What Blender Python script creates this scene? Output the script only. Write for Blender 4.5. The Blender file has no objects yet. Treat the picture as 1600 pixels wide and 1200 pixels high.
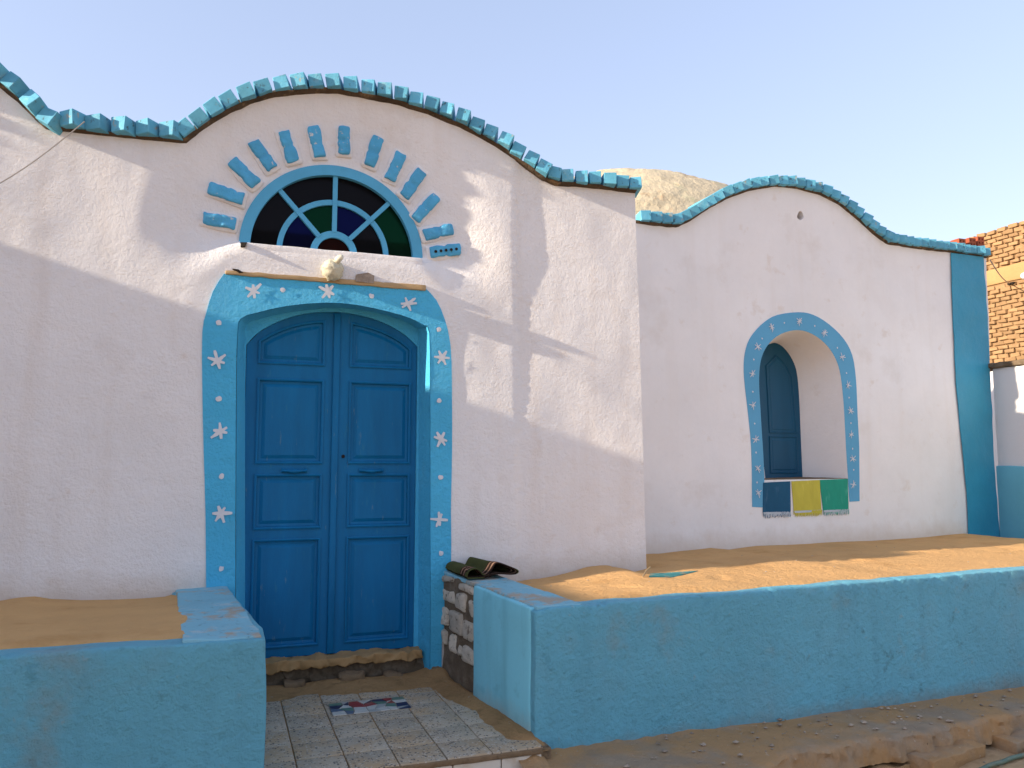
import bpy, bmesh, math, random
import numpy as np
from mathutils import Vector, Matrix, noise
from mathutils.geometry import delaunay_2d_cdt
random.seed(7)
R = math.radians
S = bpy.context.scene
COL = S.collection

# ------------------------------------------------------------------ camera, sky, sun, exposure
FPX = 1250.0; YAW = R(19.8); PITCH = math.atan(125 / FPX); CAMZ = 1.6
cam = bpy.data.cameras.new('camera'); camo = bpy.data.objects.new('camera', cam); COL.objects.link(camo)
cam.sensor_width = 36; cam.lens = FPX / 1600 * 36; cam.clip_end = 2000; cam.clip_start = .05
camo.location = (0, 0, CAMZ); camo.rotation_euler = (R(90) + PITCH, 0, -YAW)
S.camera = camo
SUN_EL = R(16.7); SUN_A = R(3.4)            # the sun grazes the facade from the left
to_sun = Vector((-math.cos(SUN_A) * math.cos(SUN_EL), -math.sin(SUN_A) * math.cos(SUN_EL), math.sin(SUN_EL)))
W = bpy.data.worlds.new('World'); S.world = W; W.use_nodes = True
wn = W.node_tree.nodes; wl = W.node_tree.links
for n_ in list(wn): wn.remove(n_)
sk = wn.new('ShaderNodeTexSky'); sk.sky_type = 'NISHITA'; sk.sun_disc = False
sk.sun_elevation = SUN_EL; sk.sun_rotation = math.atan2(to_sun.x, to_sun.y) % (2 * math.pi)
sk.air_density = 1.0; sk.dust_density = 0.8; sk.ozone_density = 2.2; sk.altitude = 100
bg = wn.new('ShaderNodeBackground'); bg.inputs[1].default_value = 0.15
wo = wn.new('ShaderNodeOutputWorld')
gm = wn.new('ShaderNodeGamma'); gm.inputs[1].default_value = .5          # dusty desert air: paler, flatter, less cyan
tn = wn.new('ShaderNodeMix'); tn.data_type = 'RGBA'; tn.blend_type = 'MULTIPLY'; tn.inputs[0].default_value = 1; tn.inputs[7].default_value = (1.04, .985, 1.09, 1)
wl.new(sk.outputs[0], gm.inputs[0]); wl.new(gm.outputs[0], tn.inputs[6]); wl.new(tn.outputs[2], bg.inputs[0]); wl.new(bg.outputs[0], wo.inputs[0])
sl = bpy.data.lights.new('sun', 'SUN'); sl.energy = 2.5; sl.angle = R(.53); sl.color = (1, .86, .68)
so = bpy.data.objects.new('sun', sl); COL.objects.link(so)
so.rotation_euler = to_sun.to_track_quat('Z', 'Y').to_euler()
S.view_settings.view_transform = 'Standard'; S.view_settings.look = 'None'
S.view_settings.exposure = 1.88; S.view_settings.gamma = 1; S.view_settings.use_curve_mapping = False
S.render.engine = 'CYCLES'

# ------------------------------------------------------------------ pixel rays (photo is 1600 x 1200)
_F = Vector((math.sin(YAW) * math.cos(PITCH), math.cos(YAW) * math.cos(PITCH), math.sin(PITCH)))
_R = Vector((math.cos(YAW), -math.sin(YAW), 0)); _U = _R.cross(_F)
def ray(u, v): return _F + _R * ((u - 800) / FPX) + _U * ((600 - v) / FPX)
def aty(u, v, Y):
    d = ray(u, v)
    t = Y / d.y if not isinstance(Y, tuple) else (Y[0] - WSL * WX0) / (d.y - WSL * d.x); return (d.x * t, CAMZ + d.z * t)           # (X, Z) on a wall plane
def atz(u, v, z):
    d = ray(u, v); t = (z - CAMZ) / d.z; return (d.x * t, d.y * t)         # (X, Y) on a level plane
def atx(u, v, X):
    d = ray(u, v); t = X / d.x; return (d.y * t, CAMZ + d.z * t)           # (Y, Z)
def P(pts, Y): return [aty(u, v, Y) for u, v in pts]

Y0 = 5.3      # facade plane
WSL = math.tan(R(6.6)); WX0 = 2.95     # the wing recedes a little to the right, so the sun misses it
Y1 = 6.1      # plane of the set-back wing
YD = 5.49     # plane of the door leaves
WP = (Y1,)
def yw(x): return Y1 + WSL * (x - WX0)
ZF = 0.20     # tile landing
ZT = 0.85     # top of the terrace walls

# ------------------------------------------------------------------ materials
def mat(name, col, rough=.85, var=.08, vscale=1.6, bump=.4, bscale=45, bdist=.01, big=.5, spots=None, spec=.3, rnd=0, coarse=9, stretch=None, splash=None, streak=None):
    m = bpy.data.materials.new(name); m.use_nodes = True
    N = m.node_tree.nodes; L = m.node_tree.links
    b = N['Principled BSDF']; b.inputs['Roughness'].default_value = rough
    b.inputs['Specular IOR Level'].default_value = spec
    tc = N.new('ShaderNodeTexCoord'); src = tc.outputs['Object']
    if rnd:
        oi = N.new('ShaderNodeObjectInfo'); ad = N.new('ShaderNodeVectorMath'); ad.operation = 'MULTIPLY_ADD'
        L.new(oi.outputs['Random'], ad.inputs[0]); ad.inputs[1].default_value = (37, 17, 53); L.new(src, ad.inputs[2]); src = ad.outputs[0]
    if stretch:
        mp = N.new('ShaderNodeMapping'); mp.inputs['Scale'].default_value = stretch; L.new(src, mp.inputs[0]); src = mp.outputs[0]
    def nz(scale, det=6, rg=.6):
        t = N.new('ShaderNodeTexNoise'); t.inputs['Scale'].default_value = scale; t.inputs['Detail'].default_value = det
        t.inputs['Roughness'].default_value = rg; L.new(src, t.inputs['Vector']); return t.outputs['Fac']
    def rmp(fac, a, bb):
        r = N.new('ShaderNodeMapRange'); r.inputs['From Min'].default_value = a; r.inputs['From Max'].default_value = bb
        L.new(fac, r.inputs['Value']); return r.outputs['Result']
    def mix(fac, a, bb):
        x = N.new('ShaderNodeMix'); x.data_type = 'RGBA'
        if hasattr(fac, 'links'): L.new(fac, x.inputs[0])
        else: x.inputs[0].default_value = fac
        for k, c in ((6, a), (7, bb)):
            if isinstance(c, (tuple, list)): x.inputs[k].default_value = (*c[:3], 1)
            else: L.new(c, x.inputs[k])
        return x.outputs[2]
    c0 = tuple(min(1, c * (1 + var)) for c in col); c1 = tuple(c * (1 - var * 1.3) for c in col)
    c = mix(rmp(nz(vscale, 5), .32, .68), c1, c0)
    c2 = mix(rmp(nz(vscale * 14, 4), .3, .7), tuple(x * (1 - var * .6) for x in col), col)
    c = mix(.4, c, c2)
    if spots:
        for sc, lo, hi, scol, amt in spots:
            f = N.new('ShaderNodeMath'); f.operation = 'MULTIPLY'; f.inputs[1].default_value = amt
            L.new(rmp(nz(sc, 5, .62), lo, hi), f.inputs[0]); c = mix(f.outputs[0], c, scol)
    if streak:
        mp2 = N.new('ShaderNodeMapping'); mp2.inputs['Scale'].default_value = (7, 7, .55); L.new(tc.outputs['Object'], mp2.inputs[0])
        t = N.new('ShaderNodeTexNoise'); t.inputs['Scale'].default_value = 1; t.inputs['Detail'].default_value = 6; L.new(mp2.outputs[0], t.inputs['Vector'])
        f = N.new('ShaderNodeMath'); f.operation = 'MULTIPLY'; f.inputs[1].default_value = streak[1]; L.new(rmp(t.outputs['Fac'], .52, .72), f.inputs[0]); c = mix(f.outputs[0], c, streak[0])
    if splash:
        z0, z1, scol, amt = splash
        sp = N.new('ShaderNodeSeparateXYZ'); L.new(tc.outputs['Object'], sp.inputs[0])
        a = N.new('ShaderNodeMath'); a.operation = 'MULTIPLY_ADD'; L.new(nz(5, 8, .7), a.inputs[0]); a.inputs[1].default_value = (z1 - z0) * 1.6; L.new(sp.outputs['Z'], a.inputs[2])
        r = N.new('ShaderNodeMapRange'); r.inputs['From Min'].default_value = z0 + (z1 - z0) * .8; r.inputs['From Max'].default_value = z1 + (z1 - z0) * .8
        r.inputs['To Min'].default_value = amt; r.inputs['To Max'].default_value = 0; L.new(a.outputs[0], r.inputs['Value']); c = mix(r.outputs[0], c, scol)
    if rnd:
        h = N.new('ShaderNodeHueSaturation'); oi2 = N.new('ShaderNodeObjectInfo')
        r = N.new('ShaderNodeMapRange'); r.inputs['To Min'].default_value = 1 - rnd; r.inputs['To Max'].default_value = 1 + rnd
        L.new(oi2.outputs['Random'], r.inputs['Value']); L.new(r.outputs[0], h.inputs['Value']); L.new(c, h.inputs['Color']); c = h.outputs[0]
    L.new(c, b.inputs['Base Color'])
    if bump:
        a = N.new('ShaderNodeMath'); a.operation = 'MULTIPLY_ADD'; L.new(nz(coarse, 3), a.inputs[0]); a.inputs[1].default_value = big * 2
        L.new(nz(bscale, 9, .74), a.inputs[2])
        bp = N.new('ShaderNodeBump'); bp.inputs['Strength'].default_value = bump; bp.inputs['Distance'].default_value = bdist
        L.new(a.outputs[0], bp.inputs['Height']); L.new(bp.outputs[0], b.inputs['Normal'])
    return m
WHITE = mat('whitewash_rough', (.84, .81, .795), var=.055, bump=.8, bscale=46, bdist=.016, big=.5, coarse=11,
            spots=[(2.3, .60, .80, (.66, .58, .52), .5), (70, .70, .78, (.45, .38, .33), .5), (6, .64, .72, (.74, .66, .60), .6)],
            splash=(.84, 1.0, (.58, .45, .33), .5), streak=((.74, .66, .60), .35))
WHITE2 = mat('whitewash_smooth', (.84, .81, .795), var=.055, bump=.4, bscale=30, bdist=.007, big=.7, coarse=6,
             spots=[(1.7, .56, .78, (.66, .59, .53), .6), (60, .72, .80, (.45, .38, .33), .5), (5, .62, .72, (.73, .65, .58), .6)],
             splash=(.84, 1.02, (.58, .45, .33), .5), streak=((.74, .67, .61), .22))
BLUEW = mat('terrace_blue', (.175, .53, .68), var=.10, bump=1, bscale=34, bdist=.030, big=.45, coarse=14, rough=.6,
            spots=[(3.2, .56, .74, (.19, .43, .52), .6), (55, .70, .76, (.08, .12, .13), .6), (1.1, .50, .72, (.22, .48, .58), .7), (8, .63, .70, (.10, .27, .34), .6), (17, .66, .71, (.30, .47, .52), .6), (130, .69, .75, (.05, .07, .08), .8), (2.2, .60, .72, (.30, .36, .33), .45), (11, .60, .66, (.12, .38, .50), .5)],  # near-black specks put occlusion-like shade of the stucco pits into the colour
            splash=(.0, .16, (.26, .24, .19), .75), streak=((.14, .40, .52), .45))
BLUET = mat('terrace_blue_worn', (.22, .47, .56), var=.12, bump=.6, bscale=30, bdist=.012, rough=.8,
            spots=[(5, .53, .62, (.42, .30, .19), .8), (26, .60, .68, (.10, .16, .18), .6), (11, .58, .66, (.40, .50, .52), .7)])
SURR = mat('surround_blue', (.075, .48, .76), var=.10, bump=.9, bscale=40, bdist=.016, big=.5, coarse=16, rough=.6,
           spots=[(3, .58, .75, (.10, .42, .62), .6)])
SURR2 = mat('window_band_blue', (.11, .365, .57), var=.06, bump=.25, bscale=40, bdist=.006, rough=.7)
PILB = mat('pilaster_blue', (.04, .30, .46), var=.10, bump=.5, bscale=22, bdist=.012, big=.8, coarse=8, rough=.5)
DOOR = mat('door_blue', (.001, .135, .31), var=.16, vscale=3, bump=.4, bscale=70, bdist=.004, big=.3, rough=.5, spec=.2, stretch=(3, 3, .5),
           spots=[(4, .58, .8, (.012, .15, .28), .6), (16, .62, .72, (.02, .17, .28), .5), (9, .66, .70, (.10, .20, .26), .5)])
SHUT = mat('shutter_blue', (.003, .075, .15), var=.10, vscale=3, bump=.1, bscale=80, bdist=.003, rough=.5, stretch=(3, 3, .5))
CORN = mat('cornice_blue', (.115, .40, .55), var=.14, vscale=9, bump=.5, bscale=60, bdist=.006, rough=.7, rnd=.16,
           spots=[(26, .60, .68, (.05, .06, .06), .8), (9, .58, .70, (.24, .46, .54), .7), (14, .62, .68, (.36, .30, .22), .7)])
SUNB = mat('sunburst_blue', (.09, .41, .67), var=.14, vscale=14, bump=.9, bscale=45, bdist=.012, rough=.65, rnd=.08,
           spots=[(24, .64, .70, (.62, .60, .56), .9)])
FANF = mat('fanlight_blue', (.085, .37, .58), var=.10, vscale=6, bump=.3, bscale=60, bdist=.004, rough=.55)
BEDM = mat('parapet_bed', (.105, .072, .045), var=.4, vscale=8, bump=1, bscale=30, bdist=.02, rough=.95, spots=[(10, .58, .68, (.30, .20, .11), .8)])
MUD = mat('mud_mortar', (.26, .17, .095), var=.28, vscale=6, bump=1, bscale=30, bdist=.02, rough=.95, spots=[(14, .55, .68, (.10, .065, .04), .8)])
DMUD = mat('dark_mortar', (.19, .135, .085), var=.28, vscale=9, bump=1, bscale=40, bdist=.02, rough=.95, spots=[(12, .5, .7, (.30, .24, .18), .6)])
STONE = mat('white_stone', (.66, .57, .45), var=.18, vscale=12, bump=1, bscale=45, bdist=.02, rough=.95, rnd=.2, spots=[(25, .56, .66, (.18, .13, .085), .8)])
SAND = mat('sand', (.64, .375, .16), var=.09, vscale=2.5, bump=.8, bscale=120, bdist=.008, big=1.3, coarse=22, rough=1, spec=.1,
           spots=[(90, .70, .78, (.30, .18, .09), .7), (3, .55, .72, (.50, .265, .095), .6)])
DIRT = mat('dirt', (.45, .26, .115), var=.22, vscale=3, bump=1, bscale=40, bdist=.02, big=.8, rough=1, spec=.1, spots=[(30, .66, .72, (.5, .42, .33), .7), (7, .55, .7, (.22, .13, .06), .6)])
GRND = mat('desert_ground', (.60, .40, .22), var=.16, vscale=1.5, bump=1, bscale=40, bdist=.02, big=.8, rough=1, spec=.1, spots=[(30, .66, .72, (.5, .42, .33), .7), (7, .55, .7, (.44, .27, .13), .6)])
CONC = mat('apron_concrete', (.36, .26, .17), var=.20, vscale=3, bump=.9, bscale=35, bdist=.015, big=.8, rough=.95,
           spots=[(2.5, .40, .56, (.46, .26, .11), .9), (28, .66, .72, (.55, .48, .40), .7), (40, .68, .74, (.09, .06, .04), .7)])
ROOFP = mat('dome_plaster', (.58, .49, .34), var=.12, vscale=3, bump=.8, bscale=14, bdist=.035, big=.6, rough=1,
            spots=[(4, .57, .68, (.44, .27, .14), .7), (3, .54, .68, (.50, .47, .30), .7)])
MBRICK = mat('sun_dried_brick', (.33, .20, .098), var=.16, vscale=9, bump=.8, bscale=30, bdist=.01, rough=1, rnd=.14)
MBED = mat('brick_bedding', (.29, .175, .085), var=.2, vscale=4, bump=.8, bscale=25, bdist=.015, rough=1)
BAND = mat('mud_render', (.40, .24, .105), var=.10, vscale=4, bump=.5, bscale=25, bdist=.01, rough=1)
RED = mat('red_clay', (.30, .075, .035), var=.15, vscale=10, bump=.4, bscale=60, bdist=.004, rough=.9, rnd=.1)
WOODT = mat('lintel_wood', (.42, .285, .145), var=.18, vscale=5, bump=.4, bscale=40, bdist=.005, rough=.8, stretch=(.4, 1, 3))
CREAM = mat('cream_ceramic', (.62, .57, .42), var=.15, vscale=20, bump=.8, bscale=40, bdist=.01, rough=.5, spots=[(22, .56, .62, (.28, .24, .16), .8)])
PAINTW = mat('white_paint', (.64, .65, .68), var=.08, vscale=30, bump=.3, bscale=60, bdist=.004, rough=.7)
GREYP = mat('brushed_white_paint', (.50, .54, .58), var=.14, vscale=30, bump=.2, bscale=60, bdist=.003, rough=.8)
CHIP = mat('bare_plaster', (.34, .27, .21), var=.3, vscale=30, bump=.9, bscale=50, bdist=.01, rough=.95)
BLACKH = mat('hole_shade_black', (.02, .014, .01), var=.2, bump=.5, rough=1)  # near-black colour paints in the shade inside holes and gaps; also on meter box
HOSE = mat('green_hose', (.10, .155, .11), var=.2, vscale=12, bump=.2, rough=.5, spots=[(9, .55, .7, (.30, .21, .12), .6)])
WIRE = mat('wire', (.34, .30, .26), bump=0, rough=.6)
WTILE = mat('white_riser_tile', (.66, .58, .48), var=.10, vscale=8, bump=.1, bscale=50, bdist=.003, rough=.35, spec=.5, rnd=.06, spots=[(7, .55, .72, (.44, .30, .17), .7)])
TEAL = mat('teal_paint', (.06, .26, .25), var=.2, vscale=12, bump=.3, rough=.8, spots=[(12, .55, .65, (.40, .25, .11), .7)])
FARW = mat('far_whitewash', (.74, .71, .70), var=.03, bump=.2, bscale=20, rough=.9)
PEB = mat('pebble_mix', (.40, .31, .23), var=.5, vscale=4, bump=.3, rough=.9)

def painted(name, col, worn):
    m = mat(name, col, var=.10, vscale=8, bump=.2, bscale=50, bdist=.004, rough=.75, stretch=(2, 1, .7), spots=[(6, .60, .75, worn, .5)])
    return m
def terrazzo(name):
    m = mat(name, (.45, .365, .265), var=.14, vscale=4, bump=.12, bscale=60, bdist=.002, rough=.65, rnd=.12,
            spots=[(4.5, .46, .66, (.46, .30, .155), .8)])
    N = m.node_tree.nodes; L = m.node_tree.links; b = N['Principled BSDF']
    base = b.inputs['Base Color'].links[0].from_socket
    tc = N.new('ShaderNodeTexCoord'); oi = N.new('ShaderNodeObjectInfo')
    ad = N.new('ShaderNodeVectorMath'); ad.operation = 'MULTIPLY_ADD'
    L.new(oi.outputs['Random'], ad.inputs[0]); ad.inputs[1].default_value = (31, 11, 5); L.new(tc.outputs['Object'], ad.inputs[2])
    for sc, lo, colr, amt in ((80, .78, (.06, .06, .06), .8), (110, .82, (.58, .54, .46), .6)):
        v = N.new('ShaderNodeTexVoronoi'); v.inputs['Scale'].default_value = sc; L.new(ad.outputs[0], v.inputs['Vector'])
        sp = N.new('ShaderNodeSeparateColor'); L.new(v.outputs['Color'], sp.inputs[0])
        g = N.new('ShaderNodeMath'); g.operation = 'GREATER_THAN'; g.inputs[1].default_value = lo; L.new(sp.outputs[0], g.inputs[0])
        q = N.new('ShaderNodeMath'); q.operation = 'LESS_THAN'; q.inputs[1].default_value = .5; L.new(v.outputs['Distance'], q.inputs[0])
        w = N.new('ShaderNodeMath'); w.operation = 'MULTIPLY'; L.new(g.outputs[0], w.inputs[0]); L.new(q.outputs[0], w.inputs[1])
        w2 = N.new('ShaderNodeMath'); w2.operation = 'MULTIPLY'; L.new(w.outputs[0], w2.inputs[0]); w2.inputs[1].default_value = amt
        x = N.new('ShaderNodeMix'); x.data_type = 'RGBA'; L.new(w2.outputs[0], x.inputs[0]); L.new(base, x.inputs[6]); x.inputs[7].default_value = (*colr, 1)
        base = x.outputs[2]
    L.new(base, b.inputs['Base Color'])
    return m
TERR = terrazzo('terrazzo')
def glass(name, col):
    m = bpy.data.materials.new(name); m.use_nodes = True; b = m.node_tree.nodes['Principled BSDF']
    b.inputs['Base Color'].default_value = (*col, 1); b.inputs['Transmission Weight'].default_value = .7; b.inputs['IOR'].default_value = 1.12
    b.inputs['Roughness'].default_value = .3; b.inputs['Specular IOR Level'].default_value = .05
    N = m.node_tree.nodes; L = m.node_tree.links
    t = N.new('ShaderNodeTexNoise'); t.inputs['Scale'].default_value = 9; bp = N.new('ShaderNodeBump'); bp.inputs['Strength'].default_value = .15
    tc = N.new('ShaderNodeTexCoord'); L.new(tc.outputs['Object'], t.inputs['Vector']); L.new(t.outputs['Fac'], bp.inputs['Height']); L.new(bp.outputs[0], b.inputs['Normal'])
    return m
GBLK = glass('smoked_glass', (.010, .009, .010)); GGRN = glass('green_glass', (.002, .030, .012)); GBLU = glass('blue_glass', (.004, .006, .045))
GRED = glass('red_glass', (.035, .006, .004))

# ------------------------------------------------------------------ mesh helpers
def link(name, me, m=None, parent=None, label=None, cat=None, group=None, kind=None):
    o = bpy.data.objects.new(name, me); COL.objects.link(o)
    if me is not None and m is not None and len(me.materials) == 0: me.materials.append(m)
    if parent is not None: o.parent = parent
    if label: o['label'] = label
    if cat: o['category'] = cat
    if group: o['group'] = group
    if kind: o['kind'] = kind
    return o
def empty(name, loc, label, cat, group=None):
    o = bpy.data.objects.new(name, None); COL.objects.link(o); o.location = loc; o.empty_display_size = .1
    o['label'] = label; o['category'] = cat
    if group: o['group'] = group
    return o
def under(o, parent):
    """parent a world-space part to an empty that is not at the origin"""
    o.parent = parent; bpy.context.view_layer.update() if False else None
    p = parent; off = Vector((0, 0, 0))
    while p is not None: off += p.location; p = p.parent
    o.location = o.location - off
    return o
def mesh(name, vs, fs, smooth=None, recalc=True):
    me = bpy.data.meshes.new(name); me.from_pydata([tuple(v) for v in vs], [], fs)
    if recalc:
        bm = bmesh.new(); bm.from_mesh(me); bmesh.ops.recalc_face_normals(bm, faces=bm.faces); bm.to_mesh(me); bm.free()
    if smooth is not None:
        me.shade_smooth(); me.set_sharp_from_angle(angle=R(smooth))
    me.update(); return me
def inpoly(x, z, poly):
    x = np.asarray(x); z = np.asarray(z); c = np.zeros(x.shape, bool); n = len(poly)
    for i in range(n):
        x1, z1 = poly[i]; x2, z2 = poly[(i + 1) % n]
        if z1 == z2: continue
        t = ((z1 > z) != (z2 > z)) & (x < (x2 - x1) * (z - z1) / (z2 - z1) + x1); c ^= t
    return c
def densify(poly, res):
    out = []
    for i in range(len(poly)):
        a = Vector(poly[i]); b = Vector(poly[(i + 1) % len(poly)]); n = max(1, round((b - a).length / res))
        for k in range(n): out.append(tuple(a.lerp(b, k / n)))
    return out
def sheet_mesh(name, outer, holes, yf, thick, res, back=True, par=False, smooth=35, extra=()):
    """a slab standing in the XZ plane: front y=yf(x,z), real thickness, real holes"""
    outer = densify(outer, res); holes = [densify(h, res * .8) for h in holes]
    loops = [outer] + holes; pts = []; edges = []
    for lp in loops:
        b = len(pts); pts += lp; edges += [(b + i, b + (i + 1) % len(lp)) for i in range(len(lp))]
    nb = len(pts); ob = np.array(pts)
    x0, z0 = ob.min(0); x1, z1 = ob.max(0)
    gx, gz = np.meshgrid(np.arange(x0, x1, res), np.arange(z0, z1, res)); gx = gx + (np.arange(gx.shape[0]) % 2)[:, None] * res * .5
    gx = gx.ravel(); gz = gz.ravel(); k = inpoly(gx, gz, outer)
    for h in holes: k &= ~inpoly(gx, gz, h)
    gx = gx[k]; gz = gz[k]
    if len(gx):
        keep = np.ones(len(gx), bool)
        for i in range(0, len(gx), 2000):
            d = (gx[i:i + 2000, None] - ob[None, :, 0]) ** 2 + (gz[i:i + 2000, None] - ob[None, :, 1]) ** 2
            keep[i:i + 2000] = d.min(1) > (res * .55) ** 2
        pts += list(zip(gx[keep].tolist(), gz[keep].tolist()))
    pts += [tuple(p) for p in extra]
    v, e, f, *_ = delaunay_2d_cdt([Vector(p) for p in pts], edges, [], 0, 1e-6)
    va = np.array([tuple(p) for p in v]); fa = np.array([tuple(q) for q in f if len(q) == 3])
    c = va[fa].mean(1); k = inpoly(c[:, 0], c[:, 1], outer)
    for h in holes: k &= ~inpoly(c[:, 0], c[:, 1], h)
    fa = fa[k]
    n = len(va); vs = [(p[0], yf(p[0], p[1]), p[1]) for p in va]
    fs = []
    for a, b, d in fa.tolist():
        s = (va[b][0] - va[a][0]) * (va[d][1] - va[a][1]) - (va[b][1] - va[a][1]) * (va[d][0] - va[a][0])
        fs.append((a, b, d) if s > 0 else (a, d, b))
    ec = {}
    for t in fs:
        for i in range(3):
            ed = (t[i], t[(i + 1) % 3]); ec[ed] = ec.get(ed, 0) + 1
    bnd = [ed for ed in ec if (ed[1], ed[0]) not in ec]
    if back:
        if par: vs += [(p[0], p[1] + thick, p[2]) for p in vs]
        else:
            yb = max(p[1] for p in vs) + thick
            vs += [(p[0], yb, p[1]) for p in va]; fs += [(a + n, d + n, b + n) for a, b, d in fs[:len(fa)]]
        fs += [(b, a, a + n, b + n) for a, b in bnd]
    return mesh(name, vs, fs, smooth, recalc=False)
def loft(name, A, B, closed=True, smooth=40):
    n = len(A); vs = list(A) + list(B)
    fs = [(i, (i + 1) % n, n + (i + 1) % n, n + i) for i in range(n if closed else n - 1)]
    return mesh(name, vs, fs, smooth)
def hexmesh(name, c, n, r=.02, amp=.004, freq=6, seed=0, smooth=45):
    """rounded, slightly uneven block through 8 corners (bottom ring, then top ring)"""
    c = [Vector(p) for p in c]
    Ls = [((c[1] - c[0]).length + (c[6] - c[7]).length) / 2, ((c[3] - c[0]).length + (c[6] - c[5]).length) / 2, ((c[4] - c[0]).length + (c[6] - c[2]).length) / 2]
    ax = []
    for Lx, k in zip(Ls, n):
        rr = min(r, Lx * .45)
        ax.append([0, rr * .3, rr] + [rr + (Lx - 2 * rr) * i / k for i in range(1, k)] + [Lx - rr, Lx - rr * .3, Lx])
    idx = {}; vs = []
    def V(i, j, k):
        if (i, j, k) in idx: return idx[(i, j, k)]
        p = Vector((ax[0][i], ax[1][j], ax[2][k])); q = Vector([min(max(p[a], min(r, Ls[a] * .45)), Ls[a] - min(r, Ls[a] * .45)) for a in range(3)])
        d = p - q
        if d.length > 1e-9: p = q + d.normalized() * min(r, max(abs(d[0]), abs(d[1]), abs(d[2])))
        a, b, g = [p[t] / Ls[t] for t in range(3)]
        lo = (c[0].lerp(c[1], a)).lerp(c[3].lerp(c[2], a), b); hi = (c[4].lerp(c[5], a)).lerp(c[7].lerp(c[6], a), b)
        w = lo.lerp(hi, g)
        if amp: w = w + noise.noise_vector(w * freq + Vector((seed * 7.1, seed * 3.3, seed))) * amp + noise.noise_vector(w * freq * 4 + Vector((seed, 5, 1))) * amp * .35
        idx[(i, j, k)] = len(vs); vs.append(w); return len(vs) - 1
    fs = []; m = [len(a) - 1 for a in ax]
    for i in range(m[0]):
        for j in range(m[1]):
            fs.append((V(i, j, 0), V(i, j + 1, 0), V(i + 1, j + 1, 0), V(i + 1, j, 0)))
            fs.append((V(i, j, m[2]), V(i + 1, j, m[2]), V(i + 1, j + 1, m[2]), V(i, j + 1, m[2])))
    for i in range(m[0]):
        for k in range(m[2]):
            fs.append((V(i, 0, k), V(i + 1, 0, k), V(i + 1, 0, k + 1), V(i, 0, k + 1)))
            fs.append((V(i, m[1], k), V(i, m[1], k + 1), V(i + 1, m[1], k + 1), V(i + 1, m[1], k)))
    for j in range(m[1]):
        for k in range(m[2]):
            fs.append((V(0, j, k), V(0, j, k + 1), V(0, j + 1, k + 1), V(0, j + 1, k)))
            fs.append((V(m[0], j, k), V(m[0], j + 1, k), V(m[0], j + 1, k + 1), V(m[0], j, k + 1)))
    return mesh(name, vs, fs, smooth)
def box8(x0, x1, y0, y1, z0, z1):
    return [(x0, y0, z0), (x1, y0, z0), (x1, y1, z0), (x0, y1, z0), (x0, y0, z1), (x1, y0, z1), (x1, y1, z1), (x0, y1, z1)]
def tube_mesh(name, pts, r, seg=8, rf=None):
    pts = [Vector(p) for p in pts]; vs = []; fs = []; n = len(pts)
    for i, p in enumerate(pts):
        t = (pts[min(i + 1, n - 1)] - pts[max(i - 1, 0)]).normalized()
        a = t.cross(Vector((0, 0, 1)));  a = a.normalized() if a.length > 1e-3 else Vector((1, 0, 0)); b = t.cross(a)
        rr = r * (rf(i / (n - 1)) if rf else 1)
        for k in range(seg):
            g = 2 * math.pi * k / seg; vs.append(p + (a * math.cos(g) + b * math.sin(g)) * rr)
    for i in range(n - 1):
        for k in range(seg): fs.append((i * seg + k, i * seg + (k + 1) % seg, (i + 1) * seg + (k + 1) % seg, (i + 1) * seg + k))
    fs.append(tuple(range(seg))[::-1]); fs.append(tuple((n - 1) * seg + k for k in range(seg)))
    return mesh(name, vs, fs, 50)
def lathe_mesh(name, prof, axis, up, org, seg=20, amp=0):
    axis = Vector(axis).normalized(); a = Vector(up).normalized(); b = axis.cross(a); vs = []; fs = []; org = Vector(org)
    for d, r in prof:
        for k in range(seg):
            g = 2 * math.pi * k / seg; p = org + axis * d + (a * math.cos(g) + b * math.sin(g)) * r
            if amp: p += noise.noise_vector(p * 45) * amp
            vs.append(p)
    for i in range(len(prof) - 1):
        for k in range(seg): fs.append((i * seg + k, i * seg + (k + 1) % seg, (i + 1) * seg + (k + 1) % seg, (i + 1) * seg + k))
    fs.append(tuple(range(seg))); fs.append(tuple((len(prof) - 1) * seg + k for k in range(seg)))
    return mesh(name, vs, fs, 50)
def crv(pts, n):
    out = []; P_ = [pts[0]] + list(pts) + [pts[-1]]
    for i in range(len(pts) - 1):
        p0, p1, p2, p3 = [Vector(P_[i + k]) for k in range(4)]
        for k in range(n):
            t = k / n; out.append(.5 * ((2 * p1) + (-p0 + p2) * t + (2 * p0 - 5 * p1 + 4 * p2 - p3) * t * t + (-p0 + 3 * p1 - 3 * p2 + p3) * t ** 3))
    out.append(Vector(pts[-1])); return out
def PS(pts, Y, n=3): return [tuple(q) for q in crv(P(pts, Y), n)]
def sstep(a, b, x):
    t = min(1, max(0, (x - a) / (b - a))); return t * t * (3 - 2 * t)
def interp(x, xs, ys): return float(np.interp(x, xs, ys))

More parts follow.
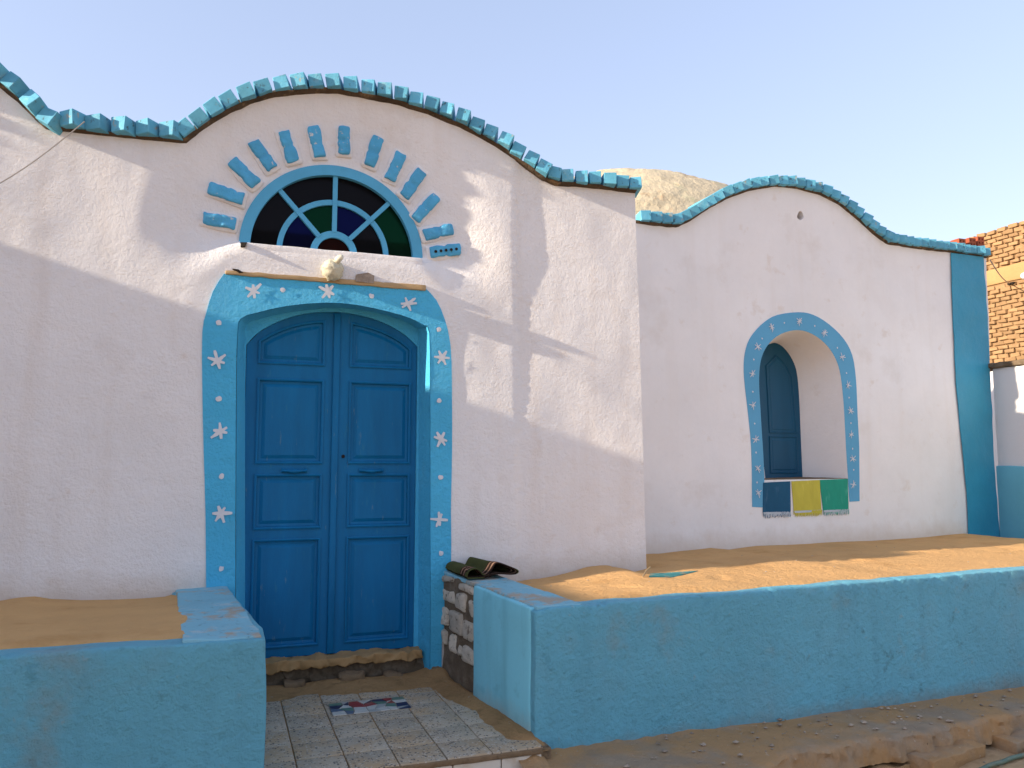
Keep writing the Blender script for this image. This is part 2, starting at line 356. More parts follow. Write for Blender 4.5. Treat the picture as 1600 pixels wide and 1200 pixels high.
def und(x, z):
    return (.008 * math.sin(2.1 * x + 1.3 * z + .5) + .006 * math.sin(4.3 * x - 2.7 * z + 1) + .0035 * math.sin(8.1 * x + 6.2 * z + 2)
            + .010 * noise.noise(Vector((x * 1.7, z * 1.7, 3.1))) + .004 * noise.noise(Vector((x * 5, z * 5, 8))))
XR = aty(808, 600, Y0)[0]
FX0, FZ0 = aty(518, 391, Y0)
def yF(x, z):
    r = math.hypot(x - FX0, z - FZ0); flat = 1 - sstep(.60, .85, r)
    dish = .070 * (1 - sstep(.70, 1.22 if x < FX0 else 1.22 + .05 * sstep(FX0, FX0 + .7, x), r)) * sstep(FZ0 - .012 - .3 * sstep(.52, .95, abs(x - FX0)), FZ0 + .03 + .1 * sstep(.52, .95, abs(x - FX0)), z)      # the plaster sinks back round the fanlight
    tro = .0022 * noise.noise(Vector((x * 4.5 + z, z * 3, 5))) + .0012 * noise.noise(Vector((x * 11, z * 8, 6)))
    return Y0 + (und(x, z) * .45 + tro) * (1 - flat) + dish + (.011 + .004 * math.sin(z * 2.3)) * sstep(XR - .006, XR + .008, x)
def yW(x, z): return yw(x) + .6 * und(x + 9, z)
def shear(me):
    for v in me.vertices: v.co.y += WSL * (v.co.x - WX0)
    me.update(); return me
def stick(me, fy, off):
    for v in me.vertices: v.co.y += fy(v.co.x, v.co.z) - off
    me.update()

# ================================================================== THE HOUSE
house = empty('house', (0, 0, 0), 'whitewashed house with wavy blue brick parapet, blue double door and starred blue surrounds', 'house')

# ---- facade wall outline (bottom edge of the brick parapet, left to right)
ROOF_F = [(-560, 60), (-420, 15), (-280, 12), (-150, 45), (-60, 95), (0, 133), (30, 158), (62, 190), (75, 201), (120, 205), (200, 213), (270, 220), (290, 220), (310, 204),
          (345, 180), (385, 160), (430, 147), (480, 142), (525, 142), (570, 149), (620, 160), (670, 176), (720, 197), (770, 224), (810, 251), (850, 280),
          (872, 287), (930, 291), (993, 299)]
roofF = P(ROOF_F, Y0)
XE0, ZE0 = roofF[-1]; XE1 = aty(1013, 890, Y0)[0]
DOORH = [(368, 1045), (368, 800), (369, 600), (371, 520), (376, 498), (400, 489), (450, 478), (510, 473), (560, 477), (610, 488), (640, 497), (662, 508), (671, 520), (672, 600), (672, 800), (672, 1040)]
doorh = PS(DOORH, Y0, 2)
zdb = .05; doorh[0] = (doorh[0][0], zdb); doorh[-1] = (doorh[-1][0], zdb)
fc = aty(518, 391, Y0); fr = (aty(662, 402, Y0)[0] - aty(375, 379, Y0)[0]) / 2; fsz = (aty(522, 255, Y0)[1] - fc[1]) / fr
FX, FZ = (aty(662, 402, Y0)[0] + aty(375, 379, Y0)[0]) / 2, fc[1]
def fan(r, g, s=1.0): return (FX + r * math.cos(g), FZ + r * math.sin(g) * fsz)
fanh = [fan(fr, math.pi * i / 32) for i in range(33)]
outerF = [(-4.6, -.2)] + [(-4.6, roofF[0][1])] + roofF + [(XE1, 0.5), (XE1, -.2)]
facade = link('facade_wall', sheet_mesh('facade_wall', outerF, [[(x + (.03 if x > .7 else -.03), z + (.06 if z > 2 else 0)) for x, z in doorh], fanh], yF, .28, .04, extra=[(XR + dx, z) for z in np.arange(.3, 3.55, .04) for dx in (-.007, 0, .009)]), WHITE, house)
# side of the block beyond the doorway pier, and the rest of the mass
side = hexmesh('side_wall', [(XE1 - .3, Y0 + .36, -.2), (XE1 - .01, Y0 + .36, -.2), (XE1 - .01, Y1 + 4.5, -.2), (XE1 - .3, Y1 + 4.5, -.2),
                             (XE0 - .3, Y0 + .36, ZE0 + .02), (XE0 - .01, Y0 + .36, ZE0 + .02), (XE0 - .01, Y1 + 4.5, ZE0 + .9), (XE0 - .3, Y1 + 4.5, ZE0 + .9)], (2, 12, 8), .02, .004)
link('side_wall', side, WHITE2, house)

# ---- wing wall
ROOF_W = [(960, 345), (995, 347), (1040, 352), (1058, 353), (1078, 343), (1105, 325), (1135, 309), (1170, 297), (1210, 291), (1245, 294), (1280, 303), (1310, 319), (1340, 343), (1365, 365), (1385, 379),
          (1420, 385), (1485, 394), (1541, 402)]
roofW = P(ROOF_W, WP)
XWT = roofW[-1][0]; XWB = aty(1554, 760, WP)[0]
WIN = [(1194, 750), (1191, 700), (1188, 640), (1186, 600), (1187, 572), (1192, 552), (1203, 535), (1220, 522), (1242, 516), (1262, 519), (1282, 531), (1298, 548), (1309, 570), (1315, 600), (1319, 650), (1322, 700), (1325, 748)]
winh = PS(WIN, WP, 3)
hole = [aty(1250 + 5 * math.cos(g) * (1 + .2 * math.sin(3 * g)), 337 + 7 * math.sin(g), WP) for g in np.linspace(0, 2 * math.pi, 12, endpoint=False)]
outerW = [(XE0 - .1, -.2)] + roofW + [(XWB, aty(1554, 760, WP)[1]), (XWB + .03, -.2)]
wing = link('wing_wall', sheet_mesh('wing_wall', outerW, [winh, hole], yW, .3, .055, par=True), WHITE2, house)
link('vent_hole_back', hexmesh('vent_hole_back', box8(hole[6][0] - .05, hole[0][0] + .05, yw(hole[0][0]) + .24, yw(hole[0][0]) + .27, min(h[1] for h in hole) - .05, max(h[1] for h in hole) + .05), (1, 1, 1), .005, 0), BLACKH, wing)
YE = yw(XWB)
link('wing_side_wall', hexmesh('wing_side_wall', [(XWB - .28, YE + .33, -.2), (XWB - .02, YE + .33, -.2), (XWB - .02, Y1 + 5.4, -.2), (XWB - .28, Y1 + 5.4, -.2),
     (XWT - .3, YE + .33, roofW[-1][1] - .02), (XWT - .02, YE + .33, roofW[-1][1] - .02), (XWT - .02, Y1 + 5.4, roofW[-1][1] - .02), (XWT - .3, Y1 + 5.4, roofW[-1][1] - .02)], (2, 10, 6), .02, .003), PILB, house)
link('back_wall', hexmesh('back_wall', box8(-4.6, XWT, Y1 + 5.4, Y1 + 5.7, -.2, 3.5), (8, 1, 4), .02, .004), WHITE2, house)
link('left_wall', hexmesh('left_wall', box8(-4.6, -4.3, Y0 + .36, Y1 + 5.4, -.2, 3.4), (1, 6, 4), .02, .004), WHITE2, house)
link('roof', hexmesh('roof', box8(-4.4, XE0 - .31, Y0 + .50, Y1 + 5.38, 3.05, 3.25), (10, 8, 1), .01, .003), BAND, house)
roof = link('roof', hexmesh('roof', box8(XE0 - .02, XWT - .31, YE + .40, Y1 + 5.38, 3.0, 3.2), (10, 8, 1), .01, .003), BAND, house)
# ---- shallow dome behind the wing parapet
dvs = []; dfs = []; dcx, dcy = 9.1 * math.tan(YAW + math.atan((1012 - 800) / FPX)), 9.1
ztop = CAMZ + ray(1012, 264).z / ray(1012, 264).y * (9.1 - .37)
NU, NV = 160, 90
for j in range(NV + 1):
    a = math.pi / 2 * j / NV
    for i in range(NU):
        g = 2 * math.pi * i / NU; d = Vector((math.cos(g) * math.cos(a), math.sin(g) * math.cos(a), math.sin(a)))
        p = Vector((dcx + d.x * 2.9, dcy + d.y * 2.0, 3.2 + d.z * (ztop - 3.2)))
        p += d * (.030 * noise.noise(p * 2.2) + .016 * noise.noise(p * 7) + .010 * math.sin(p.z * 55 + 2 * noise.noise(p * 1.5)) * (.4 + noise.noise(p * 3)) + .012 * noise.noise(p * 16))
        dvs.append(p)
for j in range(NV):
    for i in range(NU): dfs.append((j * NU + i, j * NU + (i + 1) % NU, (j + 1) * NU + (i + 1) % NU, (j + 1) * NU + i))
link('dome', mesh('dome', dvs, dfs, 60), ROOFP, roof)

# ---- parapet bricks
def brick_mesh(name, w, l, h, bev, jit, seed):
    rs = random.Random(seed); bm = bmesh.new(); bmesh.ops.create_cube(bm, size=1)
    for v in bm.verts: v.co = Vector((v.co.x * w, v.co.y * l, v.co.z * h)) + Vector((rs.uniform(-jit, jit), rs.uniform(-jit, jit), rs.uniform(-jit, jit)))
    bmesh.ops.bevel(bm, geom=list(bm.edges), offset=bev, segments=1, affect='EDGES')
    me = bpy.data.meshes.new(name); bm.to_mesh(me); bm.free(); me.materials.append(CORN); return me
CB = [brick_mesh('cornice_brick', .104, .24, .086, .0035, .004, s) for s in range(8)]
class Path:
    def __init__(s, pts):
        s.p = [Vector(q) for q in pts]; s.l = [0]
        for a, b in zip(s.p, s.p[1:]): s.l.append(s.l[-1] + (b - a).length)
    def at(s, d):
        xs = [q.x for q in s.p]; zs = [q.y for q in s.p]
        f = lambda t: Vector((np.interp(t, s.l, xs), np.interp(t, s.l, zs)))
        t = f(min(d + .035, s.l[-1])) - f(max(d - .035, 0)); return f(d), math.atan2(t.y, t.x)
def parapet(roofpts, fy, parent, wall_y, pitch, beta, start=0., proud=.062):
    """dog-tooth course of single bricks on a mud bed along the top of a wall"""
    pa = Path(roofpts); d = start; i = 0; rs = random.Random(3)
    while d < pa.l[-1] + .02:
        p, phi = pa.at(d); b = R(beta(p.x) + rs.uniform(-4, 4)); phi += R(rs.uniform(-2, 2))
        t = Vector((math.cos(phi), 0, math.sin(phi))); n = Vector((-math.sin(phi), 0, math.cos(phi))); out = Vector((0, -1, 0))
        t2 = t * math.cos(b) - out * math.sin(b); o2 = out * math.cos(b) - t * math.sin(b) * -1 * -1
        o2 = (out * math.cos(b) - t * math.sin(b)); t2 = (t * math.cos(b) + out * math.sin(b))
        M = Matrix((( t2.x, -o2.x, n.x, 0), (t2.y, -o2.y, n.y, 0), (t2.z, -o2.z, n.z, 0), (0, 0, 0, 1)))
        s = pitch(p.x) * math.cos(b) * .85 / .104
        c = Vector((p.x, wall_y(p.x), p.y)) + n * (.048 + rs.uniform(-.004, .004)) + out * (proud + rs.uniform(-.012, .012)) - o2 * .11
        o = bpy.data.objects.new('cornice_brick', CB[i % 8]); COL.objects.link(o); o.parent = parent
        o.matrix_local = Matrix.Translation(c) @ M @ Matrix.Diagonal((s, 1, pitch(p.x) / .112 * .3 + .7, 1))
        d += pitch(p.x) * rs.uniform(.96, 1.05); i += 1
    # mud bed under and behind the bricks
    nseg = int(pa.l[-1] / .035); vs = []; fs = []
    prof = [(-.014, -.004), (.006, .030), (.010, -.10), (.055, -.12), (.085, -.13), (.082, -.30), (-.03, -.30)]
    for k in range(nseg + 1):
        p, phi = pa.at(pa.l[-1] * k / nseg); n = Vector((-math.sin(phi), 0, math.cos(phi)))
        for a, (hn, ho) in enumerate(prof):
            q = Vector((p.x, wall_y(p.x), p.y)); w = noise.noise(Vector((k * .45, a * 3.1, p.x))) * .008
            vs.append(q + n * (hn + w) + Vector((0, -1, 0)) * (ho + (w if a < 2 else 0)))
    m = len(prof)
    for k in range(nseg):
        for a in range(m): fs.append((k * m + a, k * m + (a + 1) % m, (k + 1) * m + (a + 1) % m, (k + 1) * m + a))
    fs.append(tuple(range(m))); fs.append(tuple(nseg * m + a for a in range(m)))
    link('mortar_bed', mesh('mortar_bed', vs, fs, 50), BEDM, parent)
xl = aty(282, 215, Y0)[0]; xm = aty(440, 140, Y0)[0]
parapet(roofF, yF, facade, lambda x: Y0, lambda x: .138 if x < xl else .112, lambda x: 32 if x < xl else (7 if x < xm else 17))
parapet(roofW, yW, wing, yw, lambda x: .118, lambda x: 12, start=.3)

# ---- sunburst of bricks round the fanlight
SB = [((135, 868), (322, 905)), ((162, 700), (368, 765)), ((298, 545), (440, 685)), ((422, 438), (532, 595)), ((592, 380), (652, 552)), ((762, 350), (803, 525)), ((936, 350), (940, 510)),
      ((1132, 412), (1083, 575)), ((1268, 500), (1196, 655)), ((1382, 602), (1280, 750)), ((1467, 745), (1342, 878)), ((1393, 968), (1557, 932)), ((1428, 1070), (1600, 1050))]
for i, (a, b) in enumerate(SB):
    a = Vector(aty(280 + a[0] / 3.636, 100 + a[1] / 3.636, Y0 + .03)); b = Vector(aty(280 + b[0] / 3.636, 100 + b[1] / 3.636, Y0 + .03))
    L_ = (b - a).length; t = (b - a) / L_; n = Vector((-t.y, t.x)); hw = .040
    yy = yF((a.x + b.x) / 2, (a.y + b.y) / 2)
    def pt(s, w, y): q = a + t * s * L_ + n * w; return (q.x, y, q.y)
    c8 = [pt(0, -hw, yy - .042), pt(1, -hw, yy - .040), pt(1, -hw, yy + .05), pt(0, -hw, yy + .05), pt(0, hw, yy - .042), pt(1, hw, yy - .040), pt(1, hw, yy + .05), pt(0, hw, yy + .05)]
    me = hexmesh('sunburst_brick', c8, (10, 4, 3), .012, .010, 16, i)
    for v in me.vertices:        # the joint between the two half bricks
        s = (Vector((v.co.x, v.co.z)) - a).dot(t) / L_; w = (Vector((v.co.x, v.co.z)) - a - t * s * L_).dot(n)
        k = math.exp(-((s - .52 + .03 * math.sin(i * 2.2)) / .04) ** 2)
        v.co.x -= n.x * w * .14 * k; v.co.z -= n.y * w * .14 * k; v.co.y += .011 * k
    o = link('sunburst_brick', me, SUNB, facade)
    if i == 12:
        for k in range(5):
            q = a + t * L_ * (.16 + .17 * k)
            link('core_hole', lathe_mesh('core_hole', [(0, .0105), (.004, .0105)], (0, -1, 0), (1, 0, 0), (q.x, yy - .0445, q.y), 10), BLACKH, facade)  # dark discs painted for the shade inside the cores
        o['label'] = 'hollow blue brick with a row of five core holes'
    # whitewashed plaster cushion that each brick is set in
    hw2 = .060
    def pt2(s, w, y): q = a + t * s * L_ + n * w; return (q.x, y, q.y)
    c8 = [pt2(-.12, -hw2, yy - .020), pt2(1.1, -hw2, yy - .020), pt2(1.1, -hw2, yy + .05), pt2(-.12, -hw2, yy + .05), pt2(-.12, hw2, yy - .020), pt2(1.1, hw2, yy - .020), pt2(1.1, hw2, yy + .05), pt2(-.12, hw2, yy + .05)]
    link('plaster_bed', hexmesh('plaster_bed', c8, (6, 3, 2), .022, .009, 12, i + 40), WHITE, facade)

# ---- fanlight
def ringseg(name, r0, r1, g0, g1, y0, y1, n, m, parent, cap=True):
    vs = []; fs = []
    for i in range(n + 1):
        g = g0 + (g1 - g0) * i / n
        for r, y in ((r0, y0), (r1, y0), (r1, y1), (r0, y1)):
            x, z = fan(r, g); vs.append((x, y, z))
    for i in range(n):
        for k in range(4): fs.append((i * 4 + k, i * 4 + (k + 1) % 4, i * 4 + 4 + (k + 1) % 4, i * 4 + 4 + k))
    fs.append((0, 1, 2, 3)); fs.append(tuple(n * 4 + k for k in range(4)))
    return link(name, mesh(name, vs, fs, 40), m, parent)
yfan = Y0 + .061
fanframe = ringseg('fanlight_frame', fr * .895, fr * 1.012, -.004, math.pi + .004, yfan - .004, yfan + .07, 40, FANF, house)
GA = [math.pi * .26, math.pi * .5, math.pi * .735]
ringseg('glazing_ring', fr * .56, fr * .62, 0, math.pi, yfan + .018, yfan + .06, 32, FANF, fanframe)
ringseg('glazing_ring', fr * .185, fr * .26, 0, math.pi, yfan + .016, yfan + .06, 20, FANF, fanframe)
for k, g in enumerate(GA):
    vs = []
    for y in (yfan + .012 - k * .001, yfan + .055):
        for r, w in ((fr * .245, -1), (fr * .93, -1), (fr * .93, 1), (fr * .245, 1)):
            x, z = fan(r, g); vs.append((x - math.sin(g) * w * .0155, y, z + math.cos(g) * w * .0155))
    link('glazing_bar', mesh('glazing_bar', vs, [(0, 1, 2, 3), (7, 6, 5, 4), (0, 4, 5, 1), (1, 5, 6, 2), (2, 6, 7, 3), (3, 7, 4, 0)]), FANF, fanframe)
gs = [0] + GA + [math.pi]
cols_o = [GGRN, GBLK, GBLK, GBLK]; cols_i = [GBLK, GBLU, GGRN, GBLU]
for k in range(4):
    ringseg('pane', fr * .60, fr * .92, gs[k], gs[k + 1], yfan + .040, yfan + .044, 10, cols_o[k], fanframe)
    ringseg('pane', fr * .22, fr * .58, gs[k], gs[k + 1], yfan + .040, yfan + .044, 10, cols_i[k], fanframe)
ringseg('pane', .001, fr * .22, 0, math.pi, yfan + .040, yfan + .044, 14, GRED, fanframe)
# plaster sill under the fanlight
zs_ = FZ
link('fanlight_sill', hexmesh('fanlight_sill', box8(FX - fr * .99, FX + fr * .99, Y0 + .004, Y0 + .2, zs_ - .075, zs_ + .004), (20, 3, 3), .008, .003, 8, 5), WHITE, facade)

# ---- door surround, reveal, frame and leaves
SO = [(322, 960), (322, 915), (321, 800), (318, 700), (316, 600), (316, 520), (322, 490), (333, 455), (350, 428), (430, 433), (510, 438), (590, 445), (665, 451), (682, 470), (695, 500), (704, 540), (706, 600),
      (706, 700), (704, 800), (704, 893), (690, 1000)]
so_ = PS(SO[:9], Y0, 2) + PS(SO[9:12], Y0, 1) + PS(SO[12:], Y0, 2); so_[0] = (so_[0][0], .1); so_ = so_ + [(so_[-1][0], .1)]
inner = [(x, .1 if z < .12 else z) for x, z in doorh]
ring = so_ + inner[::-1]
sm = sheet_mesh('door_surround', ring, [], lambda x, z: yF(x, z) - .006, .012, .05)
surround = link('door_surround', sm, SURR, house)
BK = [(383, 1045), (383, 800), (383, 600), (383, 530), (386, 508), (405, 499), (450, 489), (510, 482), (560, 484), (605, 493), (635, 503), (648, 512), (653, 525), (653, 600), (653, 800), (653, 1040)]
bk = PS(BK, YD - .012, 2); bk[0] = (bk[0][0], zdb); bk[-1] = (bk[-1][0], zdb)
fr3 = [(x + (.003 if x < .7 else -.003), yF(x, z) - .0068, z - (.003 if z > 2 else 0)) for x, z in doorh]; bk3 = [(x, YD + .0, z) for x, z in bk]
mid = [tuple((a[i] + b[i]) / 2 + (.004 * noise.noise(Vector((a[0] * 3, a[2] * 3, i))) if i != 1 else 0) for i in range(3)) for a, b in zip(fr3, bk3)]
vs = fr3 + mid + bk3; n = len(fr3); fs = []
for r_ in range(2): fs += [(r_ * n + i, r_ * n + i + 1, (r_ + 1) * n + i + 1, (r_ + 1) * n + i) for i in range(n - 1)]
link('door_reveal', mesh('door_reveal', vs, fs, 30), SURR, house)
ARCH = [(385, 538), (400, 522), (420, 509), (445, 498), (475, 490), (510, 487), (545, 489), (580, 497), (610, 509), (635, 525), (652, 542)]
arch = PS(ARCH, YD, 2)
XL, XRr = arch[0][0], arch[-1][0]
zd0 = aty(520, 1021, YD)[1]
opening = [(XL, zd0 - .1)] + arch + [(XRr, zd0 - .1)]
frame_o = [(x + (-.05 if x < .7 else .05), z + (.05 if z > 2 else 0)) for x, z in bk]; frame_o[0] = (frame_o[0][0], zd0 - .1); frame_o[-1] = (frame_o[-1][0], zd0 - .1)
def grow(poly, d): return [(x + d * (1 if x > .7 else -1), z) for x, z in poly]
fp = frame_o + [(XRr - .004, zd0 - .1)] + [(x, z - .003) for x, z in arch[::-1]] + [(XL + .004, zd0 - .1)]
link('door_frame', sheet_mesh('door_frame', fp, [], lambda x, z: YD - .014, .03, .08), SURR, house)

def inset(poly, d):
    """offset a clockwise-or-ccw polygon inwards"""
    A = sum(poly[i][0] * poly[(i + 1) % len(poly)][1] - poly[(i + 1) % len(poly)][0] * poly[i][1] for i in range(len(poly)))
    s = 1 if A > 0 else -1; out = []
    for i in range(len(poly)):
        a, b, c = Vector(poly[i - 1]), Vector(poly[i]), Vector(poly[(i + 1) % len(poly)])
        e1 = (b - a).normalized(); e2 = (c - b).normalized(); n1 = Vector((-e1.y, e1.x)) * s; n2 = Vector((-e2.y, e2.x)) * s
        k = 1 + n1.dot(n2); out.append(tuple(b + (n1 + n2) * (d / max(k, .3))))
    return out
def terraced(name, poly, steps):
    """concentric loops (inset, y) closed with a cap: a moulded panel"""
    n = len(poly); vs = []; fs = []
    for d, y in steps:
        q = inset(poly, d) if d else poly; vs += [(x, y, z) for x, z in q]
    for r_ in range(len(steps) - 1):
        fs += [(r_ * n + i, r_ * n + (i + 1) % n, (r_ + 1) * n + (i + 1) % n, (r_ + 1) * n + i) for i in range(n)]
    fs.append(tuple((len(steps) - 1) * n + i for i in range(n)))
    return mesh(name, vs, fs)
def zl(v): return aty(520, v, YD)[1]
def xl_(u): return aty(u, 720, YD)[0]
XM = xl_(522)
def archz(x): return interp(x, [p[0] for p in arch], [p[1] for p in arch])
LV = [('left', XL + .003, XM - .001, xl_(401), xl_(501)), ('right', XM + .001, XRr - .003, xl_(546), xl_(638))]
PZ = [(zl(722), zl(597)), (zl(822), zl(743)), (zl(1003), zl(842))]
for side_, xa, xb, pa_, pb_ in LV:
    xs = np.linspace(xa, xb, 9)
    out = [(xa, zd0)] + [(x, archz(x) - .004) for x in xs] + [(xb, zd0)]
    polys = [[(pa_, z0), (pa_, z1), (pb_, z1), (pb_, z0)] for z0, z1 in PZ]
    px_ = np.linspace(pa_, pb_, 7); off = aty(460, 505, YD)[1]
    top = [(pa_, zl(570))] + [(x, archz(x) - .072) for x in px_] + [(pb_, zl(570))]
    polys.append(top)
    leaf = link('door_leaf', sheet_mesh('door_leaf', out, polys, lambda x, z: YD, .035, .12), DOOR, house)
    for q in polys:
        pm = terraced('panel', q, [(-.012, YD + .002), (-.012, YD - .009), (-.004, YD - .012), (.004, YD - .008), (.008, YD + .010), (.024, YD + .012), (.046, YD + .001), (.05, YD + .001)])
        link('panel', pm, DOOR, leaf)
    hx = xl_(460) if side_ == 'left' else xl_(580); hz = zl(735)
    pts = [(hx - .075, YD - .004, hz), (hx - .055, YD - .02, hz - .002), (hx - .03, YD - .032, hz - .004), (hx, YD - .036, hz - .006), (hx + .03, YD - .032, hz - .004), (hx + .055, YD - .02, hz - .002), (hx + .075, YD - .004, hz)]
    link('handle', tube_mesh('handle', pts, .0105, 8, lambda s: 1 + .35 * math.cos((s - .5) * 12)), DOOR, leaf)
    link('handle_plate', hexmesh('handle_plate', box8(hx - .082, hx + .082, YD - .005, YD + .001, hz - .014, hz + .014), (3, 1, 1), .003, 0), DOOR, leaf)
    if side_ == 'right':
        q = (xl_(536), zl(713))
        link('keyhole', lathe_mesh('keyhole', [(0, .012), (.004, .012), (.0045, .005)], (0, -1, 0), (1, 0, 0), (q[0], YD - .001, q[1]), 12), BLACKH, leaf)
link('meeting_strip', hexmesh('meeting_strip', box8(XM - .022, XM + .022, YD - .018, YD + .004, zd0 + .002, archz(XM) - .012), (1, 1, 4), .006, .0006), DOOR, house)
# wooden lintel and the patch of bare plaster above it
la, lb = aty(352, 424, Y0), aty(665, 447, Y0)
link('lintel', hexmesh('lintel', [(la[0], Y0 - .018, la[1] - .022), (lb[0], Y0 - .018, lb[1] - .036), (lb[0], Y0 + .1, lb[1] - .036), (la[0], Y0 + .1, la[1] - .022),
                                 (la[0], Y0 - .018, la[1] + .004), (lb[0], Y0 - .018, lb[1] + .004), (lb[0], Y0 + .1, lb[1] + .004), (la[0], Y0 + .1, la[1] + .004)], (40, 1, 2), .006, .005, 14, 3), WOODT, facade)
for quad, m_, nm in (([(556, 430), (574, 427), (584, 432), (583, 444), (555, 441)], CHIP, 'plaster_chip'), ([(363, 421), (372, 422), (380, 427), (374, 428)], BLACKH, 'lintel_hollow'), ([(376, 378), (386, 379), (383, 386), (376, 386)], BLACKH, 'sill_gap')):  # hollow and gap are patches coloured dark for the shade inside them
    me = sheet_mesh(nm, P(quad, Y0), [], lambda x, z: yF(x, z) - .024, .03, .03); link(nm, me, m_, facade)

# ---- painted stars and dots: thin raised brush strokes
def star_mesh(c, r, arms, fy, off, rs, w=.17):
    vs = []; fs = []
    for k in range(arms):
        g = math.pi * k / arms + rs.uniform(-.28, .28) + .35 + r * 9; y_ = off + .0006 * k
        r1 = r * rs.uniform(.65, 1.15); r2 = r * rs.uniform(.65, 1.15); b = len(vs); N_ = 6
        for i in range(N_ + 1):
            s = -r1 + (r1 + r2) * i / N_; ww = r * w * (1 - .45 * abs(i / N_ * 2 - 1) ** 2) * rs.uniform(.8, 1.2)
            for sg in (-1, 1):
                x = c[0] + math.cos(g) * s - math.sin(g) * ww * sg; z = c[1] + math.sin(g) * s + math.cos(g) * ww * sg
                vs.append((x, fy(x, z) - y_, z))
        for i in range(N_): fs.append((b + 2 * i, b + 2 * i + 1, b + 2 * i + 3, b + 2 * i + 2))
    me = mesh('painted_star', vs, fs, recalc=False)
    for p in me.polygons:
        if p.normal.y > 0: p.flip()
    return me
def dot_mesh(c, r, fy, off, rs):
    n = 9; vs = [(c[0], fy(*c) - off - .001, c[1])]
    for k in range(n):
        g = 2 * math.pi * k / n; q = r * rs.uniform(.75, 1.2); x, z = c[0] + math.cos(g) * q, c[1] + math.sin(g) * q; vs.append((x, fy(x, z) - off, z))
    return mesh('painted_dot', vs, [(0, 1 + (k + 1) % n, 1 + k) for k in range(n)], recalc=False)
rs = random.Random(11)
def c5(x, y): return (300 + x / 3.81, 400 + y / 3.81)
def c6(x, y): return (300 + x / 3.81, 700 + y / 3.81)
def c8_(x, y): return (1140 + x / 3.333, 470 + y / 3.333)
for p in [c5(367, 210), c5(808, 213), c5(1282, 285), c5(152, 625), c5(170, 1045), c6(172, 388), c5(1487, 605), c5(1480, 1090), c6(1470, 425)]:
    link('painted_star', star_mesh(aty(*p, Y0), .060, 3, yF, .012, rs, .185), PAINTW, surround)
for p in [c5(540, 203), c5(1066, 240), c5(160, 400), c5(160, 850), c6(175, 168), c6(175, 718), c5(1468, 440), c5(1470, 862), c6(1477, 175), c6(1480, 625)]:
    link('painted_dot', dot_mesh(aty(*p, Y0), .017, yF, .012, rs), PAINTW, surround)

# ---- wing window: painted band, deep reveal, sill, shutter, painted cloths
WB = [(1175, 792), (1173, 700), (1168, 640), (1163, 590), (1163, 560), (1168, 537), (1178, 520), (1195, 503), (1215, 492), (1247, 488), (1270, 492), (1295, 507), (1318, 530), (1331, 555), (1337, 590), (1339, 650), (1342, 700), (1343, 783), (1326, 784)]
ring = P([(1192, 793)], WP) + PS(WB[:-1], WP, 3) + P([(1327, 784)], WP) + winh[::-1]
wband = link('window_surround', sheet_mesh('window_surround', ring, [], lambda x, z: yW(x, z) - .004, .008, .05, par=True), SURR2, house)
YS = Y1 + .44; WPS = (YS,)
WBK = [(1196, 748), (1190, 700), (1184, 650), (1180, 610), (1180, 585), (1183, 565), (1190, 550), (1198, 540), (1210, 536), (1221, 541), (1231, 552), (1239, 566), (1244, 582), (1247, 610), (1249, 650), (1251, 700), (1253, 746)]
bkw = PS(WBK, WPS, 3)
zsil = winh[0][1]
def soft(a, b, t, y0, y1):
    return (a[0] + (b[0] - a[0]) * t, y0 + (y1 - y0) * t, a[1] + (b[1] - a[1]) * t)
rows = []
for k in range(7):
    t = k / 6
    rows.append([(a[0] + (b[0] - a[0]) * t + .012 * math.sin(math.pi * t) * (1 if a[0] < 5.2 else -1) * -1, (yW(*a) - .002) * (1 - t) + (YS + WSL * (b[0] - WX0)) * t, a[1] + (b[1] - a[1]) * t) for a, b in zip(winh, bkw)])
n = len(winh); vs = [p for r_ in rows for p in r_]
fs = [(k * n + i, k * n + i + 1, (k + 1) * n + i + 1, (k + 1) * n + i) for k in range(6) for i in range(n - 1)]
link('window_reveal', mesh('window_reveal', vs, fs, 60), WHITE2, house)
sx0, sx1 = winh[0][0], winh[-1][0]; bz = bkw[-1][1]
link('window_sill', shear(hexmesh('window_sill', [(sx0 - .01, Y1 + .012, winh[0][1] - .06), (sx1 + .01, Y1 + .012, winh[-1][1] - .06), (bkw[-1][0] + .05, YS + .03, bz - .06), (bkw[0][0] - .02, YS + .03, bkw[0][1] - .06),
     (sx0 - .01, Y1 + .012, winh[0][1] + .004), (sx1 + .01, Y1 + .012, winh[-1][1] + .004), (bkw[-1][0] + .05, YS + .03, bz + .006), (bkw[0][0] - .02, YS + .03, bkw[0][1] + .006)], (8, 4, 1), .008, .004)), MUD, house)
shp = [(x, z) for x, z in bkw]
sh = inset(shp, -.03)
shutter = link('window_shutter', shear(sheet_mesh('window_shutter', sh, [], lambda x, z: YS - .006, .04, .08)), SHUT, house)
spl, spr = aty(1196, 700, WPS)[0] + .0, aty(1245, 700, WPS)[0]
zA = aty(1225, 680, WPS)[1]
low = [(aty(1204, 735, WPS)[0], aty(1220, 738, WPS)[1]), (aty(1204, 735, WPS)[0], zA - .02), (spr - .01, zA - .02), (spr - .01, aty(1220, 738, WPS)[1])]
upp = [(aty(1200, 600, WPS)[0], zA + .03), (aty(1198, 600, WPS)[0], aty(1198, 572, WPS)[1]), (aty(1212, 555, WPS)[0], aty(1212, 556, WPS)[1]), (aty(1226, 565, WPS)[0], aty(1226, 570, WPS)[1]), (aty(1236, 590, WPS)[0], aty(1236, 590, WPS)[1]), (spr - .012, zA + .03)]
